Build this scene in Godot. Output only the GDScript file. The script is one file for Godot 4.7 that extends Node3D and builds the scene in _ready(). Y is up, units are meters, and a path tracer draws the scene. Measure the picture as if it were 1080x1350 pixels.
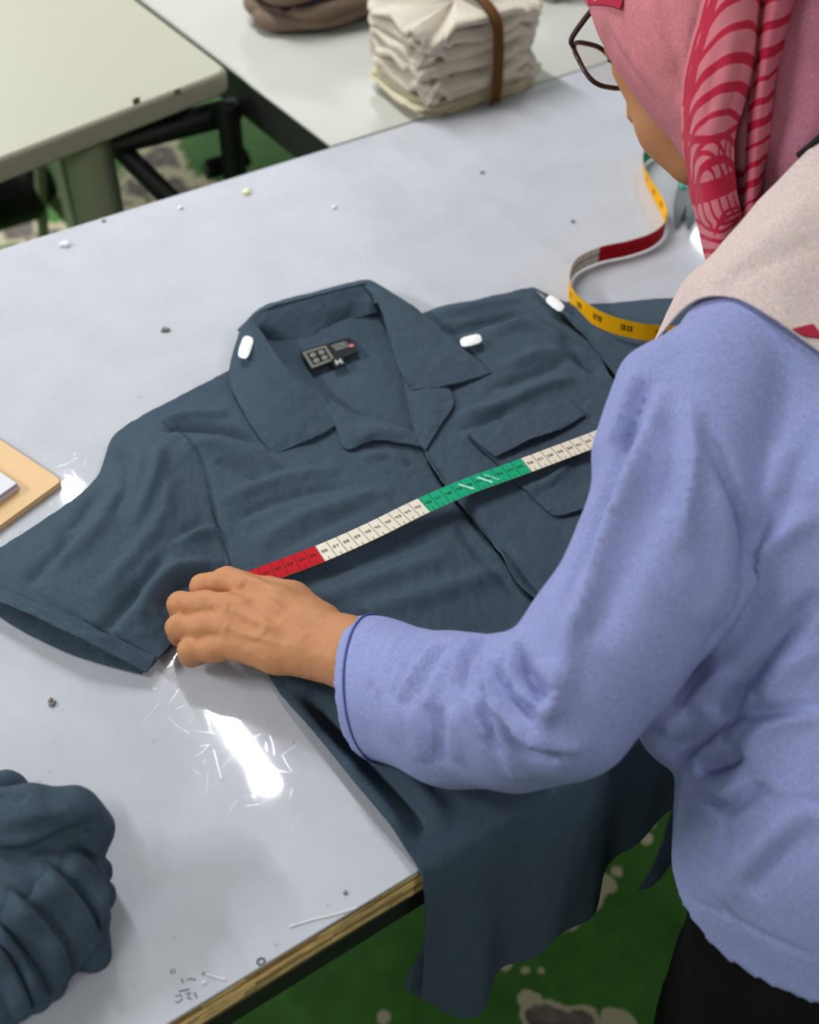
extends Node3D
# A seamstress measures a shirt on a cutting table in a sewing hall.  x runs along the table, -z across it, y is up.

const FOC := 1575.0
const T := 0.80
const EYE := Vector3(0.0, 1.51, 0.0)
var cR: Vector3
var cU: Vector3
var cF: Vector3
var taken := {}
var wob := FastNoiseLite.new()
var M := {}

# ---------------------------------------------------------------- placing
func look_axes() -> void:
	var p := deg_to_rad(44.0)
	var y := deg_to_rad(33.7)
	cF = Vector3(sin(y) * cos(p), -sin(p), -cos(y) * cos(p))
	cR = Vector3(cos(y), 0, sin(y))
	cU = cR.cross(cF)

func ray(px: float, py: float) -> Vector3:
	return cF + cR * ((px - 540.0) / FOC) + cU * ((675.0 - py) / FOC)

func P(px: float, py: float, d: float) -> Vector3:
	return EYE + ray(px, py) * d

func on(px: float, py: float, y: float) -> Vector3:
	var r := ray(px, py)
	return EYE + r * ((y - EYE.y) / r.y)

func onz(px: float, py: float, z: float) -> Vector3:
	var r := ray(px, py)
	return EYE + r * ((z - EYE.z) / r.z)

func numbered(called: String) -> String:
	if not taken.has(called):
		taken[called] = 0
		return called
	taken[called] += 1
	return "%s_%03d" % [called, taken[called]]

func tag(o: Node3D, label: String, category: String, group := "", kind := "") -> Node3D:
	if label: o.set_meta("label", label)
	if category: o.set_meta("category", category)
	if group: o.set_meta("group", group)
	if kind: o.set_meta("kind", kind)
	return o

func thing(called: String, label: String, category: String, at := Vector3.ZERO, group := "") -> Node3D:
	var o := Node3D.new()
	o.name = numbered(called)
	add_child(o)
	o.position = at
	tag(o, label, category, group)
	return o

# a mesh given in world coordinates becomes a named child of the thing
func put(called: String, mesh: Mesh, mat: Material, parent: Node3D = self) -> MeshInstance3D:
	var o := MeshInstance3D.new()
	o.name = numbered(called) if parent == self else called
	o.mesh = mesh
	o.material_override = mat
	parent.add_child(o, true)
	var off := Vector3.ZERO
	var q: Node = parent
	while q is Node3D and q != self:
		off += (q as Node3D).position
		q = q.get_parent()
	o.position = -off
	return o

# ---------------------------------------------------------------- mesh basics
func make_mesh(v: PackedVector3Array, idx: PackedInt32Array, uv := PackedVector2Array(), nrm := PackedVector3Array()) -> ArrayMesh:
	var a := []
	a.resize(Mesh.ARRAY_MAX)
	a[Mesh.ARRAY_VERTEX] = v
	a[Mesh.ARRAY_NORMAL] = nrm if nrm.size() else normals_of(v, idx)
	if uv.size(): a[Mesh.ARRAY_TEX_UV] = uv
	a[Mesh.ARRAY_INDEX] = idx
	var m := ArrayMesh.new()
	m.add_surface_from_arrays(Mesh.PRIMITIVE_TRIANGLES, a)
	return m

func normals_of(v: PackedVector3Array, idx: PackedInt32Array) -> PackedVector3Array:
	var n := PackedVector3Array()
	n.resize(v.size())
	var i := 0
	while i < idx.size():
		var a := idx[i]
		var b := idx[i + 1]
		var c := idx[i + 2]
		var f := (v[c] - v[a]).cross(v[b] - v[a])
		n[a] += f
		n[b] += f
		n[c] += f
		i += 3
	for j in n.size():
		n[j] = n[j].normalized()
	return n

# box with chamfered edges, axis aligned, turned by yaw about its centre
func box(c: Vector3, s: Vector3, bev := 0.002, yaw := 0.0) -> ArrayMesh:
	var st := SurfaceTool.new()
	st.begin(Mesh.PRIMITIVE_TRIANGLES)
	add_box(st, c, s, bev, yaw)
	return st.commit()

func add_box(st: SurfaceTool, c: Vector3, s: Vector3, bev := 0.002, yaw := 0.0) -> void:
	var h := s * 0.5
	bev = minf(bev, minf(h.x, minf(h.y, h.z)) * 0.9)
	var bs := Basis(Vector3.UP, yaw)
	var pt := func(sx, sy, sz, ax): # corner point belonging to face of axis ax
		var q := Vector3(sx * (h.x - (0.0 if ax == 0 else bev)), sy * (h.y - (0.0 if ax == 1 else bev)), sz * (h.z - (0.0 if ax == 2 else bev)))
		return c + bs * q
	var quad := func(a: Vector3, b: Vector3, d: Vector3, e: Vector3):
		var n := (d - a).cross(b - a).normalized()
		var mid: Vector3 = (a + b + d + e) * 0.25
		var l := [a, b, d, a, d, e]
		if n.dot(mid - c) < 0.0:
			n = -n
			l = [a, d, b, a, e, d]
		for q in l:
			st.set_normal(n)
			st.add_vertex(q)
	for sg in [-1.0, 1.0]:
		quad.call(pt.call(sg, -1, -1, 0), pt.call(sg, 1, -1, 0), pt.call(sg, 1, 1, 0), pt.call(sg, -1, 1, 0))
		quad.call(pt.call(-1, sg, -1, 1), pt.call(1, sg, -1, 1), pt.call(1, sg, 1, 1), pt.call(-1, sg, 1, 1))
		quad.call(pt.call(-1, -1, sg, 2), pt.call(1, -1, sg, 2), pt.call(1, 1, sg, 2), pt.call(-1, 1, sg, 2))
		for sh in [-1.0, 1.0]:
			quad.call(pt.call(sg, sh, -1, 0), pt.call(sg, sh, 1, 0), pt.call(sg, sh, 1, 1), pt.call(sg, sh, -1, 1))
			quad.call(pt.call(sg, -1, sh, 0), pt.call(sg, 1, sh, 0), pt.call(sg, 1, sh, 2), pt.call(sg, -1, sh, 2))
			quad.call(pt.call(-1, sg, sh, 1), pt.call(1, sg, sh, 1), pt.call(1, sg, sh, 2), pt.call(-1, sg, sh, 2))

# round tube along points, radius per point, closed ends
func tube(pts: PackedVector3Array, rad: PackedFloat32Array, seg := 10) -> ArrayMesh:
	var v := PackedVector3Array()
	var idx := PackedInt32Array()
	var n := pts.size()
	var side := Vector3.ZERO
	for i in n:
		var d := (pts[mini(i + 1, n - 1)] - pts[maxi(i - 1, 0)]).normalized()
		if i == 0:
			side = d.cross(Vector3.UP if absf(d.y) < 0.9 else Vector3.RIGHT).normalized()
		else:
			side = (side - d * side.dot(d)).normalized()
		var up := d.cross(side)
		for k in seg:
			var a := TAU * k / seg
			v.append(pts[i] + (side * cos(a) + up * sin(a)) * rad[mini(i, rad.size() - 1)])
	for i in n - 1:
		for k in seg:
			var a := i * seg + k
			var b := i * seg + (k + 1) % seg
			idx.append_array([a, a + seg, b, b, a + seg, b + seg])
	v.append(pts[0])
	v.append(pts[n - 1])
	for k in seg:
		idx.append_array([v.size() - 2, k, (k + 1) % seg])
		idx.append_array([v.size() - 1, (n - 1) * seg + (k + 1) % seg, (n - 1) * seg + k])
	# orientation: outward
	var m := v[seg / 2 + seg * (n / 2)] - pts[n / 2]
	var nn := normals_of(v, idx)
	if nn[seg / 2 + seg * (n / 2)].dot(m) < 0.0:
		for t in range(0, idx.size(), 3):
			var x := idx[t + 1]
			idx[t + 1] = idx[t + 2]
			idx[t + 2] = x
		nn = normals_of(v, idx)
	return make_mesh(v, idx, PackedVector2Array(), nn)

func cr(a: Vector3, b: Vector3, c: Vector3, d: Vector3, t: float) -> Vector3:
	return 0.5 * (2.0 * b + (c - a) * t + (2.0 * a - 5.0 * b + 4.0 * c - d) * t * t + (3.0 * b - a - 3.0 * c + d) * t * t * t)

func spline(pts: PackedVector3Array, n: int) -> PackedVector3Array:
	var out := PackedVector3Array()
	var m := pts.size() - 1
	for i in n:
		var s := float(i) / (n - 1) * m
		var k := mini(int(s), m - 1)
		var t := s - k
		var a := pts[k - 1] if k > 0 else 2.0 * pts[0] - pts[1]
		var d := pts[k + 2] if k + 2 <= m else 2.0 * pts[m] - pts[m - 1]
		out.append(cr(a, pts[k], pts[k + 1], d, t))
	return out

# smooth surface through a net of points: rows -> nv samples, columns -> nu samples
func net_surface(rows: Array, nu: int, nv: int) -> PackedVector3Array:
	var fine := []
	for r in rows:
		fine.append(spline(PackedVector3Array(r), nu))
	var out := PackedVector3Array()
	out.resize(nu * nv)
	for i in nu:
		var col := PackedVector3Array()
		for r in fine:
			col.append(r[i])
		var s := spline(col, nv)
		for j in nv:
			out[j * nu + i] = s[j]
	return out

func grid_normals(g: PackedVector3Array, nu: int, nv: int) -> PackedVector3Array:
	var n := PackedVector3Array()
	n.resize(g.size())
	for j in nv:
		for i in nu:
			var du := g[j * nu + mini(i + 1, nu - 1)] - g[j * nu + maxi(i - 1, 0)]
			var dv := g[mini(j + 1, nv - 1) * nu + i] - g[maxi(j - 1, 0) * nu + i]
			n[j * nu + i] = du.cross(dv).normalized()
	return n

# closed sheet of cloth: the grid is its middle; faces the way `toward` points at its centre
func sheet(g: PackedVector3Array, nu: int, nv: int, thick: float) -> ArrayMesh:
	var n := grid_normals(g, nu, nv)
	var v := PackedVector3Array()
	var nn := PackedVector3Array()
	var uv := PackedVector2Array()
	var idx := PackedInt32Array()
	for s in [1.0, -1.0]:
		for j in nv:
			for i in nu:
				v.append(g[j * nu + i] + n[j * nu + i] * (thick * 0.5 * s))
				nn.append(n[j * nu + i] * s)
				uv.append(Vector2(float(i) / (nu - 1), float(j) / (nv - 1)))
	var o := nu * nv
	for j in nv - 1:
		for i in nu - 1:
			var a := j * nu + i
			var b := a + 1
			var c := a + nu
			var d := c + 1
			idx.append_array([a, c, b, b, c, d])
			idx.append_array([o + a, o + b, o + c, o + b, o + d, o + c])
	# rim
	var ring := PackedInt32Array()
	for i in nu: ring.append(i)
	for j in range(1, nv): ring.append(j * nu + nu - 1)
	for i in range(nu - 2, -1, -1): ring.append((nv - 1) * nu + i)
	for j in range(nv - 2, 0, -1): ring.append(j * nu)
	var base := v.size()
	var ctr := Vector3.ZERO
	for q in ring: ctr += g[q]
	ctr /= ring.size()
	for k in ring.size():
		var q := ring[k]
		var along := g[ring[(k + 1) % ring.size()]] - g[ring[(k + ring.size() - 1) % ring.size()]]
		var out := along.cross(n[q]).normalized()
		if out.dot(g[q] - ctr) < 0.0: out = -out
		for s in [1.0, 0.0, -1.0]:
			v.append(g[q] + n[q] * (thick * 0.5 * s) + out * (thick * 0.45 * (1.0 - absf(s))))
			nn.append((out + n[q] * s * 0.8).normalized())
			uv.append(uv[q])
	for k in ring.size():
		var a := base + k * 3
		var b := base + ((k + 1) % ring.size()) * 3
		for t in 2:
			idx.append_array([a + t, b + t, a + t + 1, b + t, b + t + 1, a + t + 1])
	return make_mesh(v, idx, uv, nn)

# ---------------------------------------------------------------- soft bodies: blended tapered bones meshed as surface nets
class Field:
	var a := PackedVector3Array()
	var b := PackedVector3Array()
	var ra := PackedFloat32Array()
	var rb := PackedFloat32Array()
	var grp := PackedInt32Array()
	var ax := PackedVector3Array()
	var sq := PackedFloat32Array()
	var k := 0.03
	var kg := {}
	var k2 := 0.004
	var holes := []
	var planes := []

	func bone(p: Vector3, q: Vector3, r0: float, r1: float, g := 0, axis := Vector3.ZERO, s := 1.0) -> void:
		a.append(p)
		b.append(q)
		ra.append(r0)
		rb.append(r1)
		grp.append(g)
		ax.append(axis.normalized())
		sq.append(s)

	func one(i: int, p: Vector3) -> float:
		var e := b[i] - a[i]
		var l := e.length_squared()
		var t := 0.0
		if l > 1e-9:
			t = clampf((p - a[i]).dot(e) / l, 0.0, 1.0)
		var q := p - a[i] - e * t
		var r := ra[i] + (rb[i] - ra[i]) * t
		if sq[i] != 1.0:
			q += ax[i] * (q.dot(ax[i]) * (sq[i] - 1.0))
			return (q.length() - r) / maxf(1.0, sq[i] * 0.8)
		return q.length() - r

	func at(p: Vector3, ids: PackedInt32Array) -> float:
		var d := 10.0
		var dg := 10.0
		var g := -1
		var kk := k
		for i in ids:
			if grp[i] != g:
				if g >= 0:
					var h0 := maxf(k2 - absf(d - dg), 0.0) / k2
					d = minf(d, dg) - h0 * h0 * k2 * 0.25
				dg = 10.0
				g = grp[i]
				kk = kg.get(g, k)
			var x := one(i, p)
			var h := maxf(kk - absf(dg - x), 0.0) / kk
			dg = minf(dg, x) - h * h * kk * 0.25
		var h1 := maxf(k2 - absf(d - dg), 0.0) / k2
		d = minf(d, dg) - h1 * h1 * k2 * 0.25
		for o in holes:
			var e: Vector3 = o[1] - o[0]
			var t := clampf((p - o[0]).dot(e) / e.length_squared(), 0.0, 1.0)
			var c: float = (p - o[0] - e * t).length() - lerpf(o[2], o[3], t)
			d = maxf(d, -c)
		for o in planes:
			var far: float = o[2] - (p - o[0]).length()
			if far > 0.0:
				d = maxf(d, minf((p - o[0]).dot(o[1]), far))
		return d

	func all() -> PackedInt32Array:
		return PackedInt32Array(range(a.size()))

func hit(f: Field, px: float, py: float, t0 := 0.35, t1 := 1.5) -> float:
	var r := ray(px, py)
	var l := r.length()
	var ids := f.all()
	var t := t0
	for i in 90:
		var d := f.at(EYE + r * t, ids)
		if d < 0.0006: return t
		t += maxf(d * 0.85, 0.0006) / l
		if t > t1: break
	return -1.0

func nets(f: Field, cell: float) -> Array:
	var lo := Vector3.ONE * 1e3
	var hi := -lo
	for i in f.a.size():
		var r := Vector3.ONE * (maxf(f.ra[i], f.rb[i]) / minf(1.0, f.sq[i]) + cell * 3.0)
		lo = lo.min(f.a[i] - r).min(f.b[i] - r)
		hi = hi.max(f.a[i] + r).max(f.b[i] + r)
	var B := 6
	var nx := (int((hi.x - lo.x) / cell) / B + 1) * B
	var ny := (int((hi.y - lo.y) / cell) / B + 1) * B
	var nz := (int((hi.z - lo.z) / cell) / B + 1) * B
	var sx := 1
	var sy := nx + 1
	var sz := (nx + 1) * (ny + 1)
	var val := PackedFloat32Array()
	val.resize(sz * (nz + 1))
	val.fill(1.0)
	var vid := PackedInt32Array()
	vid.resize(sz * (nz + 1))
	vid.fill(-1)
	var blocks := []
	var half := cell * B * 0.5 * 1.7321
	for bz in nz / B:
		for by in ny / B:
			for bx in nx / B:
				var c := lo + Vector3(bx + 0.5, by + 0.5, bz + 0.5) * (cell * B)
				var ids := PackedInt32Array()
				var near := 10.0
				for i in f.a.size():
					var d := f.one(i, c)
					near = minf(near, d)
					if d < half * 1.15 + f.k * 1.2: ids.append(i)
				if ids.is_empty() or near > half * 1.1 + f.k * 0.5: continue
				if f.holes.is_empty() and f.planes.is_empty() and near < -half * 1.3: continue
				if absf(f.at(c, ids)) > half * 1.4: continue
				blocks.append(Vector3i(bx, by, bz))
				for z in B + 1:
					for y in B + 1:
						var row := bx * B + (by * B + y) * sy + (bz * B + z) * sz
						var p := lo + Vector3(bx * B, by * B + y, bz * B + z) * cell
						for x in B + 1:
							if val[row + x] == 1.0:
								val[row + x] = f.at(p, ids)
							p.x += cell
	var v := PackedVector3Array()
	var idx := PackedInt32Array()
	var corner := [0, 1, sy, sy + 1, sz, sz + 1, sz + sy, sz + sy + 1]
	var cpos := [Vector3(0, 0, 0), Vector3(1, 0, 0), Vector3(0, 1, 0), Vector3(1, 1, 0), Vector3(0, 0, 1), Vector3(1, 0, 1), Vector3(0, 1, 1), Vector3(1, 1, 1)]
	var edges := [[0, 1], [2, 3], [4, 5], [6, 7], [0, 2], [1, 3], [4, 6], [5, 7], [0, 4], [1, 5], [2, 6], [3, 7]]
	for bl in blocks:
		for z in B:
			for y in B:
				var row: int = bl.x * B + (bl.y * B + y) * sy + (bl.z * B + z) * sz
				for x in B:
					var o := row + x
					var s := 0
					for q in 8:
						if val[o + corner[q]] < 0.0: s += 1
					if s == 0 or s == 8: continue
					var acc := Vector3.ZERO
					var n := 0
					for e in edges:
						var d0 := val[o + corner[e[0]]]
						var d1 := val[o + corner[e[1]]]
						if (d0 < 0.0) != (d1 < 0.0):
							var c0: Vector3 = cpos[e[0]]
							acc += c0.lerp(cpos[e[1]], d0 / (d0 - d1))
							n += 1
					vid[o] = v.size()
					v.append(lo + (Vector3(bl.x * B + x, bl.y * B + y, bl.z * B + z) + acc / n) * cell)
	var ax3 := [[1, sy, sz], [sy, sz, 1], [sz, 1, sy]]
	for bl in blocks:
		for z in B:
			for y in B:
				var row: int = bl.x * B + (bl.y * B + y) * sy + (bl.z * B + z) * sz
				for x in B:
					var o := row + x
					if vid[o] < 0: continue
					for e in ax3:
						var d0 := val[o]
						var d1 := val[o + e[0]]
						if (d0 < 0.0) == (d1 < 0.0): continue
						var i00 := vid[o - e[1] - e[2]]
						var i10 := vid[o - e[2]]
						var i11 := vid[o]
						var i01 := vid[o - e[1]]
						if i00 < 0 or i10 < 0 or i01 < 0: continue
						if d0 < 0.0:
							idx.append_array([i00, i11, i10, i00, i01, i11])
						else:
							idx.append_array([i00, i10, i11, i00, i11, i01])
	return [v, idx]

# folds: [height in mm, width in mm, then pixel pairs of a line lying on the body]
func folds_on(f: Field, list: Array) -> Array:
	var out := []
	for l in list:
		var pts := PackedVector3Array()
		var last := -1.0
		var i := 2
		while i < l.size():
			var d := hit(f, l[i], l[i + 1])
			if d < 0.0: d = last
			if d > 0.0: pts.append(P(l[i], l[i + 1], d))
			last = d
			i += 2
		if pts.size() < 2: continue
		pts = spline(pts, pts.size() * 4)
		out.append(fold(pts, l[0] * 0.001, l[1] * 0.001))
	return out

func fold(pts: PackedVector3Array, amp: float, w: float) -> Dictionary:
	var c := Vector3.ZERO
	for p in pts: c += p
	c /= pts.size()
	var r := 0.0
	for p in pts: r = maxf(r, c.distance_to(p))
	return {"p": pts, "a": amp, "w": w, "c": c, "r": r + w * 2.6}

func fold_height(q: Vector3, fs: Array) -> float:
	var h := 0.0
	for f in fs:
		if (q - f.c).length_squared() > f.r * f.r: continue
		var best := 1e9
		var where := 0.0
		var pts: PackedVector3Array = f.p
		var n := pts.size() - 1
		for i in n:
			var e := pts[i + 1] - pts[i]
			var t := clampf((q - pts[i]).dot(e) / maxf(e.length_squared(), 1e-12), 0.0, 1.0)
			var d := (q - pts[i] - e * t).length_squared()
			if d < best:
				best = d
				where = (i + t) / n
		var u := where * 2.0 - 1.0
		var fade := 1.0 - u * u * u * u
		h += f.a * exp(-best / (f.w * f.w)) * fade
	return h

func raise(v: PackedVector3Array, idx: PackedInt32Array, fs: Array, small := 0.0, scale := 30.0) -> PackedVector3Array:
	var n := normals_of(v, idx)
	var out := v.duplicate()
	for i in v.size():
		var h := fold_height(v[i], fs)
		if small > 0.0:
			h += wob.get_noise_3dv(v[i] * scale) * small
		out[i] = v[i] + n[i] * h
	return out

const POWER := 9.0
func _ready() -> void:
	look_axes()
	# ---- camera, exposure
	var cam := Camera3D.new()
	cam.name = "camera"
	add_child(cam)
	cam.transform = Transform3D(Basis(cR, cU, -cF), EYE)
	cam.near = 0.05
	cam.far = 60.0
	var at := CameraAttributesPhysical.new()
	at.frustum_focal_length = 12.0 * FOC / 675.0
	at.frustum_focus_distance = 0.92
	at.frustum_near = 0.05
	at.frustum_far = 60.0
	at.exposure_aperture = 3.4
	cam.attributes = at
	cam.current = true
	var we := WorldEnvironment.new()
	we.name = "world"
	var env := Environment.new()
	env.background_mode = Environment.BG_COLOR
	env.background_color = Color(0.5, 0.52, 0.55)
	env.tonemap_mode = Environment.TONE_MAPPER_LINEAR
	env.tonemap_exposure = 0.66
	env.sdfgi_enabled = true
	env.ssao_enabled = true
	env.ssil_enabled = true
	we.environment = env
	add_child(we)
	# ---- materials
	wob.seed = 3
	wob.frequency = 1.0
	wob.fractal_octaves = 3
	make_grain()
	M.enamel = mat(rgb(235, 235, 232), 0.4)
	M.black = mat(rgb(26, 25, 26), 0.5)
	M.glow = mat(Color.WHITE)
	M.glow.emission_enabled = true
	M.glow.emission = Color(0.97, 0.98, 1.0)
	M.glow.emission_energy_multiplier = 6.0
	M.laminate = laminate()
	M.dark = wood_edge(rgb(84, 72, 50), 2)
	M.ply_mid = wood_edge(rgb(150, 116, 70), 3)
	M.ply_pale = wood_edge(rgb(196, 166, 110), 4)
	M.pencil = mat(rgb(120, 118, 126), 0.8)
	M.warm_white = mat(rgb(184, 182, 173), 0.4)
	M.cream = mat(rgb(168, 164, 147), 0.45)
	M.cream_leg = mat(rgb(150, 154, 128), 0.5)
	M.rust = mat(rgb(120, 92, 60), 0.8)
	M.board = mat(rgb(214, 172, 118), 0.5)
	M.paper = mat(rgb(214, 212, 220), 0.7)
	M.paper_grey = mat(rgb(160, 156, 166), 0.7)
	M.steel = mat(rgb(84, 88, 88), 0.35)
	M.steel.metallic = 0.4
	M.teal = mat(rgb(0, 140, 120), 0.4)
	M.yellow_lint = mat(rgb(226, 220, 170), 0.95)
	M.white_lint = mat(rgb(232, 230, 228), 0.95)
	M.grey_lint = mat(rgb(122, 116, 112), 0.95)
	M.cream_cloth = cloth(rgb(234, 222, 204), 0.1)
	M.cream_cloth_low = cloth(rgb(222, 212, 180), 0.1)
	M.brown = cloth(rgb(112, 76, 44), 0.1)
	M.taupe = cloth(rgb(132, 112, 96), 0.1)
	M.grey_cloth = cloth(rgb(92, 88, 92), 0.1)
	M.dark_cloth = cloth(rgb(50, 48, 54), 0.1)
	M.shirt = cloth(rgb(76, 91, 105), 0.2)
	M.blouse = cloth(rgb(166, 172, 224), 0.3)
	M.stitch = mat(rgb(74, 84, 150), 0.9)
	M.trousers = cloth(rgb(24, 21, 22), 0.0)
	M.pink = cloth(rgb(232, 142, 150), 0.25)
	M.mauve = cloth(rgb(204, 128, 148), 0.25)
	M.peach = cloth(rgb(244, 220, 213), 0.15)
	M.print_red = cloth(rgb(196, 52, 78), 0.1)
	M.scarf_print = scarf_print()
	M.stripe_print = stripe_print()
	M.sticker = mat(rgb(240, 240, 238), 0.6)
	M.neck_label = label_face()
	M.size_label = size_face()
	M.tape_print = tape_face(false)
	M.tape_yellow = tape_face(true)
	M.specs = mat(rgb(70, 42, 44), 0.3)
	M.glass = mat(Color(1, 1, 1, 0.08), 0.05)
	M.glass.transparency = BaseMaterial3D.TRANSPARENCY_ALPHA
	M.skin = mat(rgb(190, 130, 88), 0.6, 0.4)
	M.skin.subsurf_scatter_enabled = true
	M.skin.subsurf_scatter_strength = 0.08
	# head pose
	HC = P(945, -26, 0.95)
	hF = (cR * -0.55 + cU * -0.45 + cF * 0.70).normalized()
	hU = (cR * -0.36 + cU * 0.89 + cF * 0.29)
	hU = (hU - hF * hU.dot(hF)).normalized()
	hR = hF.cross(hU)
	# ---- the place, then the things
	build_room()
	build_lamps()
	build_cutting_table()
	build_other_tables()
	build_shirt()
	build_crumpled_shirt()
	build_person()
	build_tape()
	build_bundles()
	build_small_things()

# ---------------------------------------------------------------- materials
func mat(c: Color, rough := 0.8, spec := 0.5) -> StandardMaterial3D:
	var m := StandardMaterial3D.new()
	m.albedo_color = c
	m.roughness = rough
	m.metallic_specular = spec
	return m

func rgb(r: int, g: int, b: int) -> Color:
	return Color(r / 255.0, g / 255.0, b / 255.0)

var grain_tex: ImageTexture
var weave_tex: ImageTexture

func make_grain() -> void:
	var rng := RandomNumberGenerator.new()
	rng.seed = 11
	var im := Image.create(256, 256, false, Image.FORMAT_RGB8)
	for y in 256:
		for x in 256:
			var g := 0.86 + rng.randf_range(-0.11, 0.11)
			im.set_pixel(x, y, Color(g + rng.randf_range(-0.05, 0.05), g + rng.randf_range(-0.03, 0.03), g + rng.randf_range(-0.05, 0.05)))
	grain_tex = ImageTexture.create_from_image(im)
	var hm := Image.create(128, 128, false, Image.FORMAT_RGB8)
	for y in 128:
		for x in 128:
			var t := 0.5 + 0.25 * sin(TAU * (x + y) / 4.0) + rng.randf_range(-0.2, 0.2)
			hm.set_pixel(x, y, Color(t, t, t))
	weave_tex = ImageTexture.create_from_image(hm)

func cloth(c: Color, sheen := 0.25, grain := true, scale := 7.0) -> StandardMaterial3D:
	var m := mat(c, 0.95, 0.2)
	if grain:
		m.albedo_texture = grain_tex
		m.uv1_triplanar = true
		m.uv1_world_triplanar = true
		m.uv1_scale = Vector3.ONE * scale
		m.heightmap_enabled = true
		m.heightmap_texture = weave_tex
		m.heightmap_scale = 0.02
	if sheen > 0.0:
		m.rim_enabled = true
		m.rim = sheen
		m.rim_tint = 0.6
	return m

func dab(im: Image, x: float, y: float, r: float, c: Color) -> void:
	var w := im.get_width()
	var h := im.get_height()
	for j in range(maxi(0, int(y - r)), mini(h, int(y + r) + 2)):
		for i in range(maxi(0, int(x - r)), mini(w, int(x + r) + 2)):
			var a := clampf(r + 0.5 - Vector2(i - x, j - y).length(), 0.0, 1.0)
			if a > 0.0:
				im.set_pixel(i, j, im.get_pixel(i, j).lerp(c, a * c.a))

func stroke(im: Image, pts: Array, r: float, c: Color) -> void:
	for k in pts.size() - 1:
		var a: Vector2 = pts[k]
		var b: Vector2 = pts[k + 1]
		var n := int(a.distance_to(b) / maxf(0.5, r * 0.6)) + 1
		for s in n + 1:
			var q := a.lerp(b, float(s) / n)
			dab(im, q.x, q.y, r, c)

const DIGITS := ["111101101101111", "010110010010111", "111001111100111", "111001111001111", "101101111001001", "111100111001111", "111100111101111", "111001010010010", "111101111101111", "111101111001111"]

func number_on(im: Image, n: int, x: int, y: int, s: int, c: Color) -> void:
	var t := str(n)
	for q in t.length():
		var g: String = DIGITS[int(t[q])]
		for k in 15:
			if g[k] == "1":
				im.fill_rect(Rect2i(x + (q * 4 + k % 3) * s, y + (k / 3) * s, s, s), c)

# 1.5 m of tape: bands of ten centimetres, a line at every centimetre, a number in every centimetre
func tape_face(yellow: bool) -> StandardMaterial3D:
	var im := Image.create(2048, 32, false, Image.FORMAT_RGB8)
	var ppm := 2048.0 / 1.5
	var white := rgb(226, 214, 196)
	var bands := [rgb(184, 10, 26), white, rgb(10, 158, 112), white]
	var ink := Color(0.08, 0.07, 0.07)
	for k in 15:
		var c: Color = bands[k % 4]
		if yellow: c = rgb(240, 172, 8)
		im.fill_rect(Rect2i(int(k * 0.1 * ppm), 0, int(0.1 * ppm) + 2, 32), c)
	for k in 150:
		var x := int(k * 0.01 * ppm)
		var base := im.get_pixel(mini(x + 2, 2047), 4)
		if yellow:
			if k % 3 == 0: number_on(im, k / 3 + 1, x + 4, 10, 2, ink)
		else:
			im.fill_rect(Rect2i(x, 0, 1, 32), base.lerp(ink, 0.45))
			number_on(im, k + 26, x + 3, 12, 1, base.lerp(ink, 0.75))
			im.fill_rect(Rect2i(x + 6, 26, 1, 6), base.lerp(ink, 0.5))
	if not yellow: # worn white rubs on the green band
		for q in [[0.237, 0.7], [0.255, 0.75], [0.262, 0.4]]:
			stroke(im, [Vector2(q[0] * ppm, 6), Vector2((q[0] + 0.008) * ppm, 24)], 1.6, Color(1, 1, 1, 0.5 * q[1]))
	var m := mat(Color.WHITE, 0.65, 0.25)
	m.albedo_texture = ImageTexture.create_from_image(im)
	m.texture_repeat = false
	return m

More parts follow.
